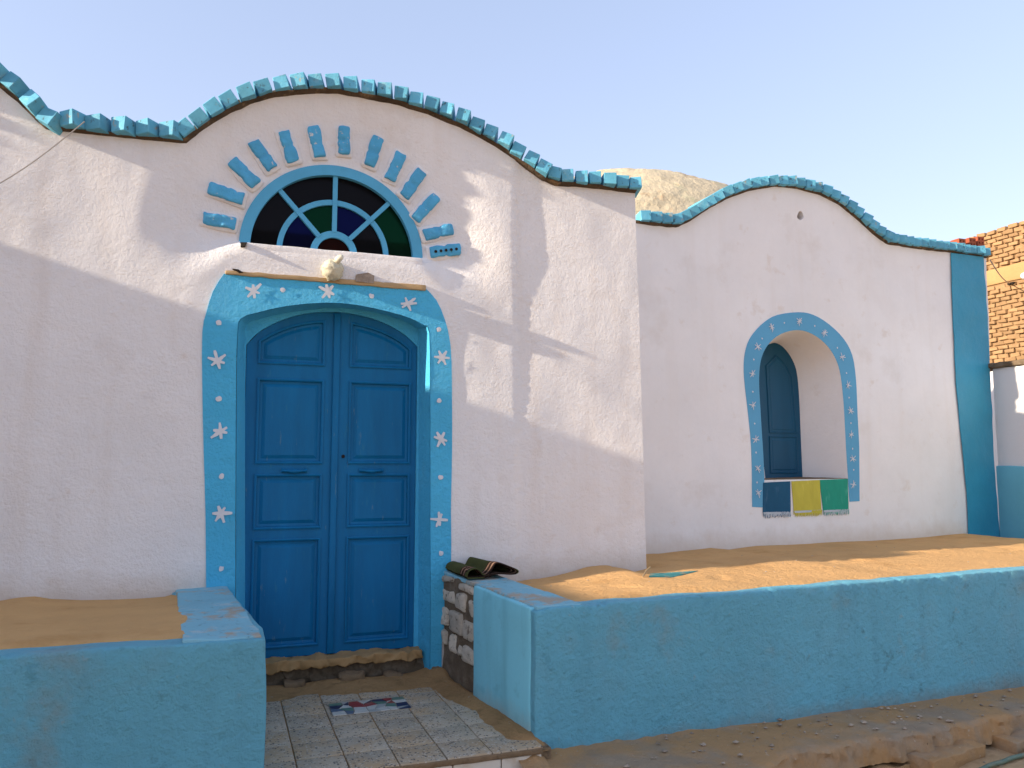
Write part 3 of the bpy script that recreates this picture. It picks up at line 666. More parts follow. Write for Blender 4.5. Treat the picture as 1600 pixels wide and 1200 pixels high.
for q in (low, upp):
    link('panel', shear(terraced('panel', q, [(-.01, YS - .004), (-.01, YS - .014), (-.002, YS - .016), (.004, YS - .008), (.02, YS - .008), (.034, YS - .013)])), SHUT, shutter)
for p in [(219, 138), (360, 107), (490, 167), (145, 240), (118, 380), (120, 545), (133, 722), (142, 872), (147, 1000), (583, 293), (614, 440), (627, 573), (631, 697), (640, 822), (643, 957)]:
    link('painted_star', star_mesh(aty(*c8_(*p), WP), .044, 4 if p[1] < 200 else 3, yW, .0095, rs, .11), PAINTW, wband)
for p in [(283, 115), (440, 132), (168, 197), (124, 306), (119, 474), (127, 640), (133, 790), (140, 945), (558, 245), (606, 377), (618, 505), (628, 637), (638, 770), (644, 880)]:
    link('painted_dot', dot_mesh(aty(*c8_(*p), WP), .0095, yW, .0085, rs), PAINTW, wband)
CL = [('dark blue', [(1192, 754), (1235, 752), (1235, 800), (1192, 801)], (.008, .085, .17)), ('yellow', [(1237, 752), (1281, 750), (1283, 797), (1240, 799)], (.55, .47, .06)), ('green', [(1281, 750), (1324, 748), (1325, 796), (1286, 798)], (.015, .30, .20))]
for nm, q, colr in CL:
    pq = P(q, WP)
    o = link('painted_cloth', sheet_mesh('painted_cloth', pq, [], lambda x, z: yW(x, z) - .0075, .006, .04, par=True), painted('cloth_' + nm, colr, tuple(min(1, c * 1.3 + .12) for c in colr)), house)
    o['label'] = nm + ' cloth with a fringe painted under the window'
    # brushed fringe: short strokes of paint
    vs = []; fs = []; vs2 = []; fs2 = []
    for k in range(110):
        f = (k + rs.uniform(.1, .9)) / 110; x = pq[3][0] + (pq[2][0] - pq[3][0]) * f; z1 = pq[3][1] + (pq[2][1] - pq[3][1]) * f + rs.uniform(-.004, .006); z0 = z1 - rs.uniform(.02, .055); w = rs.uniform(.003, .0065); dx = rs.uniform(-.006, .006)
        V_, F_ = (vs2, fs2) if k % 3 else (vs, fs)
        b = len(V_); oy = .007 + .00005 * k
        for xx, zz in ((x - w, z1), (x + w, z1), (x + dx + w * .6, z0), (x + dx - w * .6, z0)): V_.append((xx, yW(xx, zz) - oy, zz))
        F_.append((b + 3, b + 2, b + 1, b))
    link('fringe', mesh('fringe', vs, fs, recalc=False), o.data.materials[0], o); link('fringe', mesh('fringe', vs2, fs2, recalc=False), GREYP if nm != 'yellow' else o.data.materials[0], o)
    me = sheet_mesh('fringe_base', [(pq[3][0], pq[3][1] + .004), (pq[2][0], pq[2][1] + .004), (pq[2][0] - .006, pq[2][1] - .014), (pq[3][0] + .01, pq[3][1] - .016)], [], lambda x, z: yW(x, z) - .0105, .004, .03, par=True)
    link('fringe_band', me, GREYP, o)

# ---- blue pilaster painted on the end of the wing
PB = [(1484, 396), (1541, 403), (1543, 500), (1547, 620), (1554, 760), (1556, 850), (1512, 860), (1509, 770), (1500, 690), (1493, 600), (1488, 500)]
pp = P(PB, WP); pp[5] = (XWB + .022, .3); pp[6] = (pp[6][0], .3)
pp = [(min(x, XWB + .022), z) for x, z in pp]
link('pilaster', sheet_mesh('pilaster', pp, [], lambda x, z: yW(x, z) - .022 + .012 * noise.noise(Vector((x * 4, z * 4, 2))), .012, .05, par=True), PILB, house)

# ================================================================== TERRACE WALLS
def terrace_wall(name, label): return empty(name, (0, 0, 0), label, 'low wall')
# the right one
FA = atz(836, 952, ZT); FB = atz(1600, 889, ZT)
dx_ = (FB[0] - FA[0], FB[1] - FA[1]); k_ = (7.75 - FA[0]) / dx_[0]; FC = (7.75, FA[1] + dx_[1] * k_)
RETB = mat('terrace_blue_return_glow', (.22, .60, .72), var=.06, bump=.35, bscale=26, bdist=.008, rough=.65, splash=(.18, .34, (.34, .30, .22), .6), streak=((.13, .38, .46), .5), spots=[(40, .70, .75, (.07, .12, .14), .7), (5, .60, .70, (.16, .45, .54), .6)])  # smoother, lighter coat; sky glow on this side is painted into its blue
TWR = terrace_wall('terrace_wall', 'long low light blue plastered wall right of the doorstep, holding back sand, with bare stones')
wt = .24
c8 = [(FA[0], FA[1], -.25), (FC[0], FC[1], -.25), (FC[0], FC[1] + wt, -.25), (FA[0], FA[1] + wt, -.25), (FA[0], FA[1], ZT), (FC[0], FC[1], ZT), (FC[0], FC[1] + wt, ZT), (FA[0], FA[1] + wt, ZT)]
def chipped(me, A, B):
    """knock little bites out of the top front edge"""
    for v in me.vertices:
        yf = A[1] + (B[1] - A[1]) * (v.co.x - A[0]) / (B[0] - A[0])
        if v.co.z > ZT - .05 and v.co.y < yf + .05:
            n_ = noise.noise(Vector((v.co.x * 6, 2, 5))) + .6 * noise.noise(Vector((v.co.x * 19, 7, 5)))
            k = max(0, n_ - .22) * sstep(ZT - .05, ZT, v.co.z); v.co.z -= .035 * k; v.co.y += .022 * k
    me.update(); return me
link('front_wall', chipped(hexmesh('front_wall', c8, (300, 6, 16), .012, .006, 3, 1), FA, FC), BLUEW, TWR)
# return along the doorstep: blue plaster, then bare stone next to the house
RX = FA[0] + .004; XK, zb = aty(688, 893, Y0)          # the return runs back to the house at a slant
def RXf(y): return RX + (XK - RX) * (y - FA[1]) / (Y0 - FA[1])
def atret(u, v, dx=0.):
    d = ray(u, v); m = (XK - RX) / (Y0 - FA[1]); t = (RX + dx - m * FA[1]) / (d.x - m * d.y); return (t * d.y, CAMZ + t * d.z)
yS = atret(740, 1000)[0]; rw = .27
def ztop_r(y): return ZT + (zb - ZT) * max(0, (y - FA[1]) / (Y0 - FA[1]))
def ret8(xo0, xo1, ya, yb, z0, dza, dzb):
    a0, a1, b0, b1 = RXf(ya) + xo0, RXf(ya) + xo1, RXf(yb) + xo0, RXf(yb) + xo1
    return [(a0, ya, z0), (a1, ya, z0), (b1, yb, z0), (b0, yb, z0), (a0, ya, ztop_r(ya) + dza), (a1, ya, ztop_r(ya) + dza), (b1, yb, ztop_r(yb) + dzb), (b0, yb, ztop_r(yb) + dzb)]
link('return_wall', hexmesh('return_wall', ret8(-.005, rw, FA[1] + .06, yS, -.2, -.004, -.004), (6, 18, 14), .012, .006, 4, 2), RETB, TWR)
c8 = ret8(.022, rw + .02, FA[1] + .035, Y0 + .05, 0, .006, .006); c8 = [(x, y, ztop_r(y) - .02) for x, y, z in c8[:4]] + c8[4:]
link('wall_top', hexmesh('wall_top', c8, (10, 30, 1), .008, .007, 5, 3), BLUET, TWR)
link('mortar_core', hexmesh('mortar_core', ret8(.025, rw, yS + .001, Y0 + .03, 0, -.01, -.01), (6, 12, 14), .01, .014, 9, 4), DMUD, TWR)
def c8b(x, y): return (660 + x / 5, 840 + y / 5)
STN = [[(150, 290), (238, 312), (232, 360), (155, 345)], [(275, 345), (385, 385), (395, 460), (285, 400)], [(133, 380), (240, 425), (245, 535), (133, 490)], [(262, 420), (330, 450), (325, 592), (252, 552)],
       [(352, 480), (396, 500), (396, 640), (350, 590)], [(135, 530), (190, 560), (190, 690), (140, 680)], [(203, 562), (298, 600), (300, 775), (205, 725)], [(308, 625), (388, 680), (388, 835), (312, 790)],
       [(138, 710), (180, 735), (175, 845), (150, 820)], [(210, 760), (245, 770), (258, 905), (200, 900)], [(305, 835), (392, 880), (396, 1010), (308, 960)], [(265, 830), (300, 850), (298, 930), (268, 930)]]
for i, q in enumerate(STN):
    q = [atret(*c8b(*p), .01) for p in q]
    # photo order: upper left (far), upper right (near), lower right, lower left
    ul, ur, lr, ll = [(min(a, Y0 + .02), b) for a, b in q]
    e = random.uniform(.004, .014)
    c8 = [(RXf(y) + x, y, z) for x, (y, z) in ((e, lr), (.1, lr), (.1, ll), (e, ll), (e, ur), (.1, ur), (.1, ul), (e, ul))]
    link('stone', hexmesh('stone', c8, (2, 3, 3), .022, .012, 13, i), STONE, TWR)
# right-hand end wall of the terrace
EX = XWB + .02; ey0 = FC[1] + wt
ZE = aty(1547, 728, WP)[1]
BWL = empty('boundary_wall', (0, 0, 0), 'white wall with light blue lower half closing the far end of the sand terrace', 'wall')
ztw = aty(1549, 577, WP)[1]
link('blue_dado', hexmesh('blue_dado', box8(EX - .022, EX + .2, ey0 - .4, YE - .03, -.2, ZE), (3, 16, 10), .012, .006, 4, 9), mat('dado_blue', (.16, .47, .58), var=.08, bump=.5, bscale=30, bdist=.01, rough=.7), BWL)
link('white_upper', hexmesh('white_upper', box8(EX + .012, EX + .2, ey0 - .4, YE - .03, ZE - .1, ztw), (2, 16, 8), .01, .004, 3, 9), FARW, BWL)
link('coping', hexmesh('coping', box8(EX - .03, EX + .25, ey0 - .42, YE + .25, ztw + .001, ztw + .06), (3, 40, 1), .015, .014, 9, 9), DMUD, BWL)
# the left one
LA = atz(416, 997, ZT); LB = atz(0, 1024, ZT)
k_ = (-4.6 - LA[0]) / (LB[0] - LA[0]); LC = (-4.6, LA[1] + (LB[1] - LA[1]) * k_)
LK = aty(356, 916, Y0)
TWL = terrace_wall('terrace_wall', 'low light blue plastered wall left of the doorstep with worn, chipped top')
c8 = [(LC[0], LC[1], -.25), (LA[0] + .02, LA[1], -.25), (LA[0] + .02, LA[1] + .26, -.25), (LC[0], LC[1] + .26, -.25), (LC[0], LC[1], ZT), (LA[0], LA[1], ZT), (LA[0], LA[1] + .26, ZT), (LC[0], LC[1] + .26, ZT)]
link('front_wall', chipped(hexmesh('front_wall', c8, (230, 6, 16), .014, .007, 3, 6), LA, LC), BLUEW, TWL)
y2 = LA[1] + .261
c8 = [(LA[0] - .28, y2, 0), (LA[0] + .01, y2, 0), (LK[0] + .01, Y0 + .04, 0), (LK[0] - .32, Y0 + .04, 0), (LA[0] - .28, y2, ZT - .004), (LA[0] - .004, y2, ZT - .004), (LK[0], Y0 + .04, ZT - .014), (LK[0] - .32, Y0 + .04, ZT - .014)]
link('return_wall', hexmesh('return_wall', c8, (6, 20, 10), .014, .008, 4, 7), BLUEW, TWL)
cap = [(LA[0] - .34, LA[1] + .03, ZT - .02), (LA[0] - .014, LA[1] + .03, ZT - .02), (LK[0] - .004, Y0 + .05, ZT - .03), (LK[0] - .30, Y0 + .05, ZT - .03), (LA[0] - .34, LA[1] + .03, ZT + .006), (LA[0] - .014, LA[1] + .03, ZT + .008), (LK[0] - .004, Y0 + .05, ZT + .004), (LK[0] - .30, Y0 + .05, ZT + .004)]
link('wall_top', hexmesh('wall_top', cap, (12, 40, 1), .008, .009, 6, 8), BLUET, TWL)

# ================================================================== SAND BEDS ON THE TERRACES
def gridmesh(name, xs, ys, f, smooth=80):
    vs = [(x, y, f(x, y)) for y in ys for x in xs]; n = len(xs)
    fs = [(j * n + i, j * n + i + 1, (j + 1) * n + i + 1, (j + 1) * n + i) for j in range(len(ys) - 1) for i in range(n - 1)]
    return mesh(name, vs, fs, smooth, recalc=False)
BB = [aty(u, v, Y0 + .03) for u, v in [(800, 908), (840, 903), (880, 895), (915, 886), (945, 883), (965, 888), (985, 894), (1013, 893)]]
BW = [aty(u, v, WP) for u, v in [(1000, 866), (1030, 865), (1070, 860), (1110, 856), (1140, 859), (1180, 853), (1240, 851), (1300, 847), (1360, 845), (1420, 841), (1480, 836), (1513, 833), (1548, 830)]]
XSP = XE1
_fr = random.Random(21); _ft = [(_fr.uniform(2.2, 7.2), _fr.uniform(4.3, 5.9), _fr.uniform(0, 3.1), _fr.uniform(.006, .016)) for _ in range(26)]
def FOOT(x, y):
    t = 0
    for fx_, fy__, a, d in _ft:
        dx, dy = x - fx_, y - fy__
        if abs(dx) < .3 and abs(dy) < .3:
            u, v = dx * math.cos(a) + dy * math.sin(a), -dx * math.sin(a) + dy * math.cos(a); q = (u / .13) ** 2 + (v / .055) ** 2; t += d * math.exp(-q) - .4 * d * math.exp(-((q - 2.2) / .9) ** 2)
    return t
def sand_r(x, y):
    yf = FA[1] + (FC[1] - FA[1]) * (x - FA[0]) / (FC[0] - FA[0]) + .05
    n_ = .012 * noise.noise(Vector((x * 1.6, y * 2.2, 1))) + .006 * noise.noise(Vector((x * 5, y * 5, 4))) + .0035 * noise.noise(Vector((x * 9, y * 16, 9))) + .002 * noise.noise(Vector((x * 24, y * 24, 3))) - FOOT(x, y)
    zb1 = interp(x, [p[0] for p in BB], [p[1] for p in BB]); zb2 = interp(x, [p[0] for p in BW], [p[1] for p in BW])
    t1 = min(1, max(0, (y - yf) / (Y0 + .03 - yf))); t2 = min(1, max(0, (y - yf) / (yw(x) - yf)))
    zf_ = ZT + .012 + .010 * noise.noise(Vector((x * 2.3, 0, 7)))
    a = zf_ + (zb1 - zf_) * t1 ** 1.6; b = zf_ + (zb2 - zf_) * t2 ** 1.3
    w = sstep(XSP - .25, XSP + .25, x); z = a * (1 - w) + b * w + n_ * min(1, .3 + 2 * t2) * (1 if t2 < .9 else .3)
    e = max(0, 1 - (y - yf) / .09); z -= .034 * e
    rr_ = RXf(y); e2 = min(1.3, max(0, 1 - (x - rr_ - .15) / .16)) if x < rr_ + .4 else 0
    z -= .05 * max(0, e2) * (1 if y < 5.0 else .6)
    return z
xs = list(np.arange(XK + .10, 7.62, .03)); ys = list(np.arange(FA[1] + .03, YE + .06, .03))
vs = [(x, y, sand_r(x, y)) for y in ys for x in xs]; nx = len(xs); fs = []
for j in range(len(ys) - 1):
    for i in range(nx - 1):
        if (ys[j] > Y0 + .1 and xs[i + 1] < XSP - .02) or ys[j] > yw(xs[i]) + .1 or xs[i] < RXf(ys[j]) + .10: continue
        yl = FA[1] + (FC[1] - FA[1]) * (xs[i] - FA[0]) / (FC[0] - FA[0])
        if ys[j] < yl + .035: continue
        fs.append((j * nx + i, j * nx + i + 1, (j + 1) * nx + i + 1, (j + 1) * nx + i))
me = mesh('sand_bed', vs, fs, 80, recalc=False)
bm = bmesh.new(); bm.from_mesh(me); bmesh.ops.delete(bm, geom=[v for v in bm.verts if not v.link_faces], context='VERTS'); bm.to_mesh(me); bm.free()
link('sand_terrace', me, SAND, None, kind='structure')
BL = [aty(u, v, Y0) for u, v in [(-700, 925), (-300, 930), (-100, 940), (0, 939), (30, 934), (55, 932), (80, 936), (130, 938), (180, 937), (220, 935), (260, 932), (285, 924), (322, 917), (360, 917)]]
def sand_l(x, y):
    yf = LA[1] + (LC[1] - LA[1]) * (x - LA[0]) / (LC[0] - LA[0]) + .07
    n_ = .010 * noise.noise(Vector((x * 1.6, y * 2.2, 11))) + .005 * noise.noise(Vector((x * 5, y * 5, 14))) + .002 * noise.noise(Vector((x * 14, y * 20, 19)))
    zb1 = interp(x, [p[0] for p in BL], [p[1] for p in BL]); t = min(1, max(0, (y - yf) / (Y0 - yf)))
    zf_ = ZT + .012 + .008 * noise.noise(Vector((x * 2.3, 0, 17))); z = zf_ + (zb1 - zf_) * t ** 1.5 + n_ * (1 if t < .9 else .3)
    z -= .034 * max(0, 1 - (y - yf) / .09)
    xe = LA[0] - .27 + (LK[0] - .10 - LA[0] + .27) * t ** 3 + .03 * noise.noise(Vector((0, y * 5, 2)))
    z -= .05 * sstep(xe - .10, xe + .06, x)
    return z
xs = list(np.arange(-4.5, LA[0] - .02, .04)); ys = list(np.arange(LA[1] + .05, Y0 + .08, .04))
vs = [(x, y, sand_l(x, y)) for y in ys for x in xs]; nx = len(xs)
lim = lambda y: LA[0] + (LK[0] - LA[0]) * (y - LA[1]) / (Y0 - LA[1]) - .07
fs = [(j * nx + i, j * nx + i + 1, (j + 1) * nx + i + 1, (j + 1) * nx + i) for j in range(len(ys) - 1) for i in range(nx - 1) if xs[i + 1] < lim(ys[j])]
me = mesh('sand_bed', vs, fs, 80, recalc=False)
bm = bmesh.new(); bm.from_mesh(me); bmesh.ops.delete(bm, geom=[v for v in bm.verts if not v.link_faces], context='VERTS'); bm.to_mesh(me); bm.free()
link('sand_terrace', me, SAND, None, kind='structure')
# solid earth under each terrace so the sheets are not hollow
# ================================================================== DOORSTEP LANDING
land = link('landing', hexmesh('landing', box8(LA[0] - .02, RX + .05, 3.87, Y0 + .05, -.2, ZF - .018), (8, 8, 2), .01, .003), MUD, None, kind='structure')
TX0 = aty(0, 0, 1)[0]
ex = [1.285 + .228 * k for k in range(-5, 2)]; ex = [LA[0] - .01 if k == 0 else e for k, e in enumerate(ex)]
ex[-1] = RX - .004
ey = [3.845 + .228 * k for k in range(0, 7)] 
MO = [atz(*p, ZF) for p in [(514, 1106), (527, 1121), (642, 1106), (630, 1090)]]
mx0, mx1 = ex[1] + .0, 0
def jb(x0, x1, y0, y1, z0, z1, j):
    c = box8(x0, x1, y0, y1, z0, z1); r_ = lambda: random.uniform(-j, j); zz = r_()
    return [(x + r_() * .5, y + r_() * .5, z + (zz + r_() if k > 3 else 0)) for k, (x, y, z) in enumerate(c)]
tile_ids = []
for i in range(len(ex) - 1):
    for j in range(len(ey) - 1):
        cx, cy = (ex[i] + ex[i + 1]) / 2, (ey[j] + ey[j + 1]) / 2
        g = .003
        c = jb(ex[i] + g, ex[i + 1] - g, ey[j] + g, ey[j + 1] - g, ZF - .03, ZF, .0016)
        link('tile', hexmesh('tile', c, (1, 1, 1), .003, 0), TERR, land)
# the mosaic of broken ceramic laid into the landing
mx = [min(p[0] for p in MO), max(p[0] for p in MO)]; my = [min(p[1] for p in MO) + .02, max(p[1] for p in MO)]
CER = {k: mat('ceramic_' + k, c, var=.08, vscale=10, bump=.05, rough=.3, spec=.5, spots=[(9, .55, .75, (.36, .26, .17), .5)]) for k, c in dict(navy=(.015, .025, .07), red=(.28, .035, .03), white=(.56, .54, .48), slate=(.10, .14, .20), green=(.10, .20, .15), grey=(.36, .37, .35)).items()}
rs = random.Random(5)
mos = link('mosaic_bed', hexmesh('mosaic_bed', box8(mx[0], mx[1], my[0], my[1], ZF - .004, ZF + .0035), (4, 4, 1), .002, .0005), CHIP, land)
NX, NY = 7, 4
gp = {}
for i in range(NX + 1):
    for j in range(NY + 1):
        jx = 0 if i in (0, NX) else rs.uniform(-.3, .3); jy = 0 if j in (0, NY) else rs.uniform(-.3, .3)
        gp[i, j] = (mx[0] + (mx[1] - mx[0]) * (i + jx) / NX, my[0] + (my[1] - my[0]) * (j + jy) / NY)
pat = [['white', 'slate', 'white', 'grey', 'white', 'white', 'navy'], ['slate', 'green', 'white', 'white', 'grey', 'green', 'navy'], ['navy', 'white', 'red', 'red', 'green', 'red', 'white'], ['green', 'navy', 'red', 'navy', 'navy', 'red', 'green']]
def shard(poly, key):
    cx = sum(p[0] for p in poly) / len(poly); cy = sum(p[1] for p in poly) / len(poly)
    q = [(cx + (x - cx) * .93, cy + (y - cy) * .93) for x, y in poly]; n = len(q); dz = rs.uniform(0, .0015)
    vs = [(x, y, ZF + .002) for x, y in q] + [(cx + (x - cx) * .97, cy + (y - cy) * .97, ZF + .0065 + dz) for x, y in q]
    link('mosaic_shard', mesh('mosaic_shard', vs, [tuple(range(n, 2 * n))] + [(i, (i + 1) % n, n + (i + 1) % n, n + i) for i in range(n)]), CER[key], mos)
for i in range(NX):
    for j in range(NY):
        a, b, c, d = gp[i, j], gp[i + 1, j], gp[i + 1, j + 1], gp[i, j + 1]
        if rs.random() < .35:
            shard([a, b, c], pat[j][i]); shard([a, c, d], rs.choice(['white', 'grey', pat[j][i]]))
        else: shard([a, b, c, d], pat[j][i])
# white riser tiles and the mud edge on the step
x = LA[0]; k = 0
rx_edges = [LA[0], .37, .59, .815, 1.085, 1.33, RX - .01]
for a, b in zip(rx_edges, rx_edges[1:]):
    link('riser_tile', hexmesh('riser_tile', jb(a + .003, b - .003, 3.848, 3.872, -.1, ZF - .034, .002), (1, 1, 1), .003, 0), WTILE, land)
link('step_edge', hexmesh('step_edge', box8(LA[0], RX - .005, 3.838, 3.87, ZF - .033, ZF - .006), (40, 1, 1), .006, .004, 15, 2), MUD, land)
# threshold of crumbling mud under the door
tz0 = aty(520, 1048, Y0 + .05)[1]
link('door_sill', hexmesh('door_sill', box8(XL - .03, XRr + .03, Y0 + .05, YD + .04, zd0 - .055, zd0 + .003), (110, 6, 3), .006, .020, 17, 12), BAND, land)
link('threshold', hexmesh('threshold', box8(XL - .03, XRr + .05, Y0 + .09, YD + .05, ZF - .03, zd0 - .045), (110, 6, 6), .008, .030, 17, 13), DMUD, land)
for i, (u, v, w, h) in enumerate([(540, 1045, .16, .05), (650, 1020, .07, .05), (664, 1015, .06, .04), (600, 1036, .12, .03), (455, 1056, .14, .03)]):
    x_, y_ = atz(u, v, ZF + .03); y_ = min(y_, Y0 + .02)
    link('mud_lump', hexmesh('mud_lump', box8(x_ - w / 2, x_ + w / 2, y_ - .03, y_ + .06, ZF - .01, ZF + .02 + h), (4, 3, 3), .02, .016, 14, i), MUD, land)
# drifted sand in the corners of the landing
def drift(x, y):
    e = min(1, max(0, (y - 5.0) / .30)); r_ = sstep(RXf(y) - .20 - .10 * noise.noise(Vector((0, y * 3, 3))), RXf(y), x)
    l_ = .7 * sstep(LA[0] + .22, LA[0] - .02, x) if False else 0
    z = ZF - .010 + .040 * e ** 1.3 + .034 * r_ + .016 * noise.noise(Vector((x * 3, y * 3.4, 2))) * (.5 + e) + .004 * noise.noise(Vector((x * 16, y * 16, 5)))
    return z - .05 * (1 - sstep(3.86, 4.0, y)) - .08 * sstep(RXf(y) + .02, RXf(y) + .05, x)
link('drifted_sand', gridmesh('drifted_sand', list(np.linspace(LA[0] - .02, RX + .03, 54)), list(np.linspace(3.86, Y0 + .05, 60)), drift), DIRT, None, kind='stuff')['label'] = 'thin drifted sand on the tiled landing'

# ================================================================== GROUND AND CONCRETE APRON
gA = aty(836, 1176, FA[1])[1]; 
def base_z(x): 
    return interp(x, [FA[0], 5.3], [gA, CAMZ + (CAMZ - ZT) * -353 / 165.0 * .97])
print('ground at wall foot', gA, base_z(5.3), 'FA', FA, 'FB', FB, 'LA', LA, 'LK', LK, 'zd0', zd0, 'yS', yS, 'EX', EX)
ZG = -.05
def ground(x, y):
    if abs(x) > 12 or abs(y) > 12: return ZG - .05
    n_ = .03 * noise.noise(Vector((x * 1.1, y * 1.1, 2))) + .012 * noise.noise(Vector((x * 4, y * 4, 5))) + .006 * noise.noise(Vector((x * 11, y * 11, 6))) + .012 * noise.noise(Vector((x * 7, y * 7, 1))) ** 2
    return ZG - .07 + n_
fx = [-400, -150, -60, -25, -12] + list(np.arange(-6, 8.5, .075)) + [12, 25, 60, 150, 400]
fy_ = [-400, -150, -60, -25, -12, -6, -3, -1] + list(np.arange(0, 4.3, .06)) + [6, 9, 14, 25, 60, 150, 400]
link('ground', gridmesh('ground', fx, fy_, ground), GRND, None, kind='structure')
EDGE = [atz(u, v, 0) for u, v in [(1250, 1200), (1300, 1188), (1340, 1180), (1400, 1172), (1450, 1160), (1500, 1150), (1540, 1138), (1600, 1124)]]
exs = [-3.0, 0, 1.6] + [p[0] for p in EDGE] + [8.2]; eys = [3.15, 3.1, 3.02] + [p[1] for p in EDGE] + [EDGE[-1][1] + .1]
o_ = np.argsort(exs); exs = [exs[i] for i in o_]; eys = [eys[i] for i in o_]
nx = 520; rows_ = 18; vs = []; fs = []
for i in range(nx + 1):
    x = 1.42 + (8.0 - 1.42) * i / nx
    yb = FA[1] + (FC[1] - FA[1]) * (x - FA[0]) / (FC[0] - FA[0]) + .05
    if x < FA[0] + .02: yb = 3.86
    ye = interp(x, exs, eys) + .05 * noise.noise(Vector((x * 3, 1, 1))) + .03 * noise.noise(Vector((x * 9, 2, 1))) + .014 * noise.noise(Vector((x * 27, 2, 1)))
    bz_ = interp(x, [FA[0], 5.3, 8], [gA - .005, base_z(5.3) - .0, base_z(5.3)])
    for j in range(rows_ + 6):
        if j <= rows_:
            t = j / rows_; y = yb + (ye - yb) * t; z = bz_ - .012 * t + .008 * noise.noise(Vector((x * 3, y * 3, 8))) + .004 * noise.noise(Vector((x * 12, y * 12, 3)))
            if j == rows_: z -= .012
            z += (.022 + .03 * noise.noise(Vector((x * 5, 3, 8))) + .02 * noise.noise(Vector((x * 17, 3, 8)))) * max(0, 1 - t / .12)
        else:
            k = j - rows_; y = ye + .03 * noise.noise(Vector((x * 6, k * 4, 4))) + .018 * noise.noise(Vector((x * 21, k * 4, 4))) - .006 * k; z = bz_ - .012 - .026 * k + .008 * noise.noise(Vector((x * 14, k, 4)))
        vs.append((x, y, z))
m_ = rows_ + 6
for i in range(nx):
    for j in range(m_ - 1): fs.append((i * m_ + j, i * m_ + j + 1, (i + 1) * m_ + j + 1, (i + 1) * m_ + j))
link('pavement', mesh('apron', vs, fs, 50, recalc=False), CONC, None, kind='structure')['label'] = 'broken concrete apron dusted with sand along the low wall'
for i, (u, v, w, d, h) in enumerate([(1480, 1178, .55, .16, .09), (1585, 1150, .30, .16, .10), (1390, 1192, .35, .10, .07)]):
    x_, y_ = atz(u, v, -.06); a = R(-14); c, s_ = math.cos(a), math.sin(a)
    c8 = [(x_ + (px * c + py * s_), y_ + (-px * s_ + py * c), pz) for px, py, pz in box8(-w / 2, w / 2, -d / 2, d / 2, -.22, -.03 - .02 * i)]
    link('concrete_chunk', hexmesh('concrete_chunk', c8, (14, 6, 4), .008, .016, 11, i + 20), CONC, None, ['broken slab of concrete fallen from the apron edge', 'crumbled concrete lump under the apron beside the hose', 'thin broken strip of concrete lying against the apron edge'][i], 'concrete')
hp = []
for k in range(30):
    t = k / 29; u = 1440 + (1720 - 1440) * t; v = 1232 + (1120 - 1232) * t; x_, y_ = atz(u, v, -.06)
    hp.append((x_, y_, ground(x_, y_) + .022 + .004 * math.sin(t * 9)))
link('hose', tube_mesh('hose', hp, .013, 10), HOSE, None, 'dusty green hose lying on the dirt beside the broken concrete apron', 'hose')
# gravel and litter too small to pick apart
def pebbles(name, label, fn, n, seed, s0, s1):
    rs = random.Random(seed); vs = []; fs = []
    for k in range(n):
        x, y, z = fn(rs); s = s0 * (s1 / s0) ** (rs.random() ** 2); b = len(vs); g0 = rs.uniform(0, 6)
        for a in range(5): g = g0 + a * 1.2566; vs.append((x + s * math.cos(g) * rs.uniform(.7, 1.3), y + s * math.sin(g) * rs.uniform(.6, 1), z + s * .15))
        vs.append((x + s * .1, y, z + s * rs.uniform(.4, .8))); vs.append((x, y, z - s * .5))
        for a in range(5): fs += [(b + a, b + (a + 1) % 5, b + 5), (b + (a + 1) % 5, b + a, b + 6)]
    link(name, mesh(name, vs, fs), PEB, None, label, kind='stuff')
def on_apron(r):
    x = r.uniform(1.6, 6.3); yb = FA[1] + (FC[1] - FA[1]) * (x - FA[0]) / (FC[0] - FA[0]); ye = interp(x, exs, eys); y = r.uniform(ye + .02, yb - .01)
    return x, y, interp(x, [FA[0], 5.3, 8], [gA, base_z(5.3), base_z(5.3)]) - .012 * (yb - y) / max(.1, yb - ye) + .003
def on_sand(r):
    x = r.uniform(1.95, 7.2); y = r.uniform(4.25, 5.25 if x < XSP else 6.0); return x, y, sand_r(x, y)
pebbles('gravel', 'scattered small stones on the concrete apron', on_apron, 420, 1, .003, .022)
pebbles('gravel', 'tiny stones scattered on the terrace sand', on_sand, 110, 2, .003, .011)
pebbles('gravel', 'small stones in the dirt below the apron', lambda r: (lambda x, y: (x, y, ground(x, y)))(r.uniform(1.5, 6), r.uniform(2.4, 3.8)), 500, 3, .004, .022)

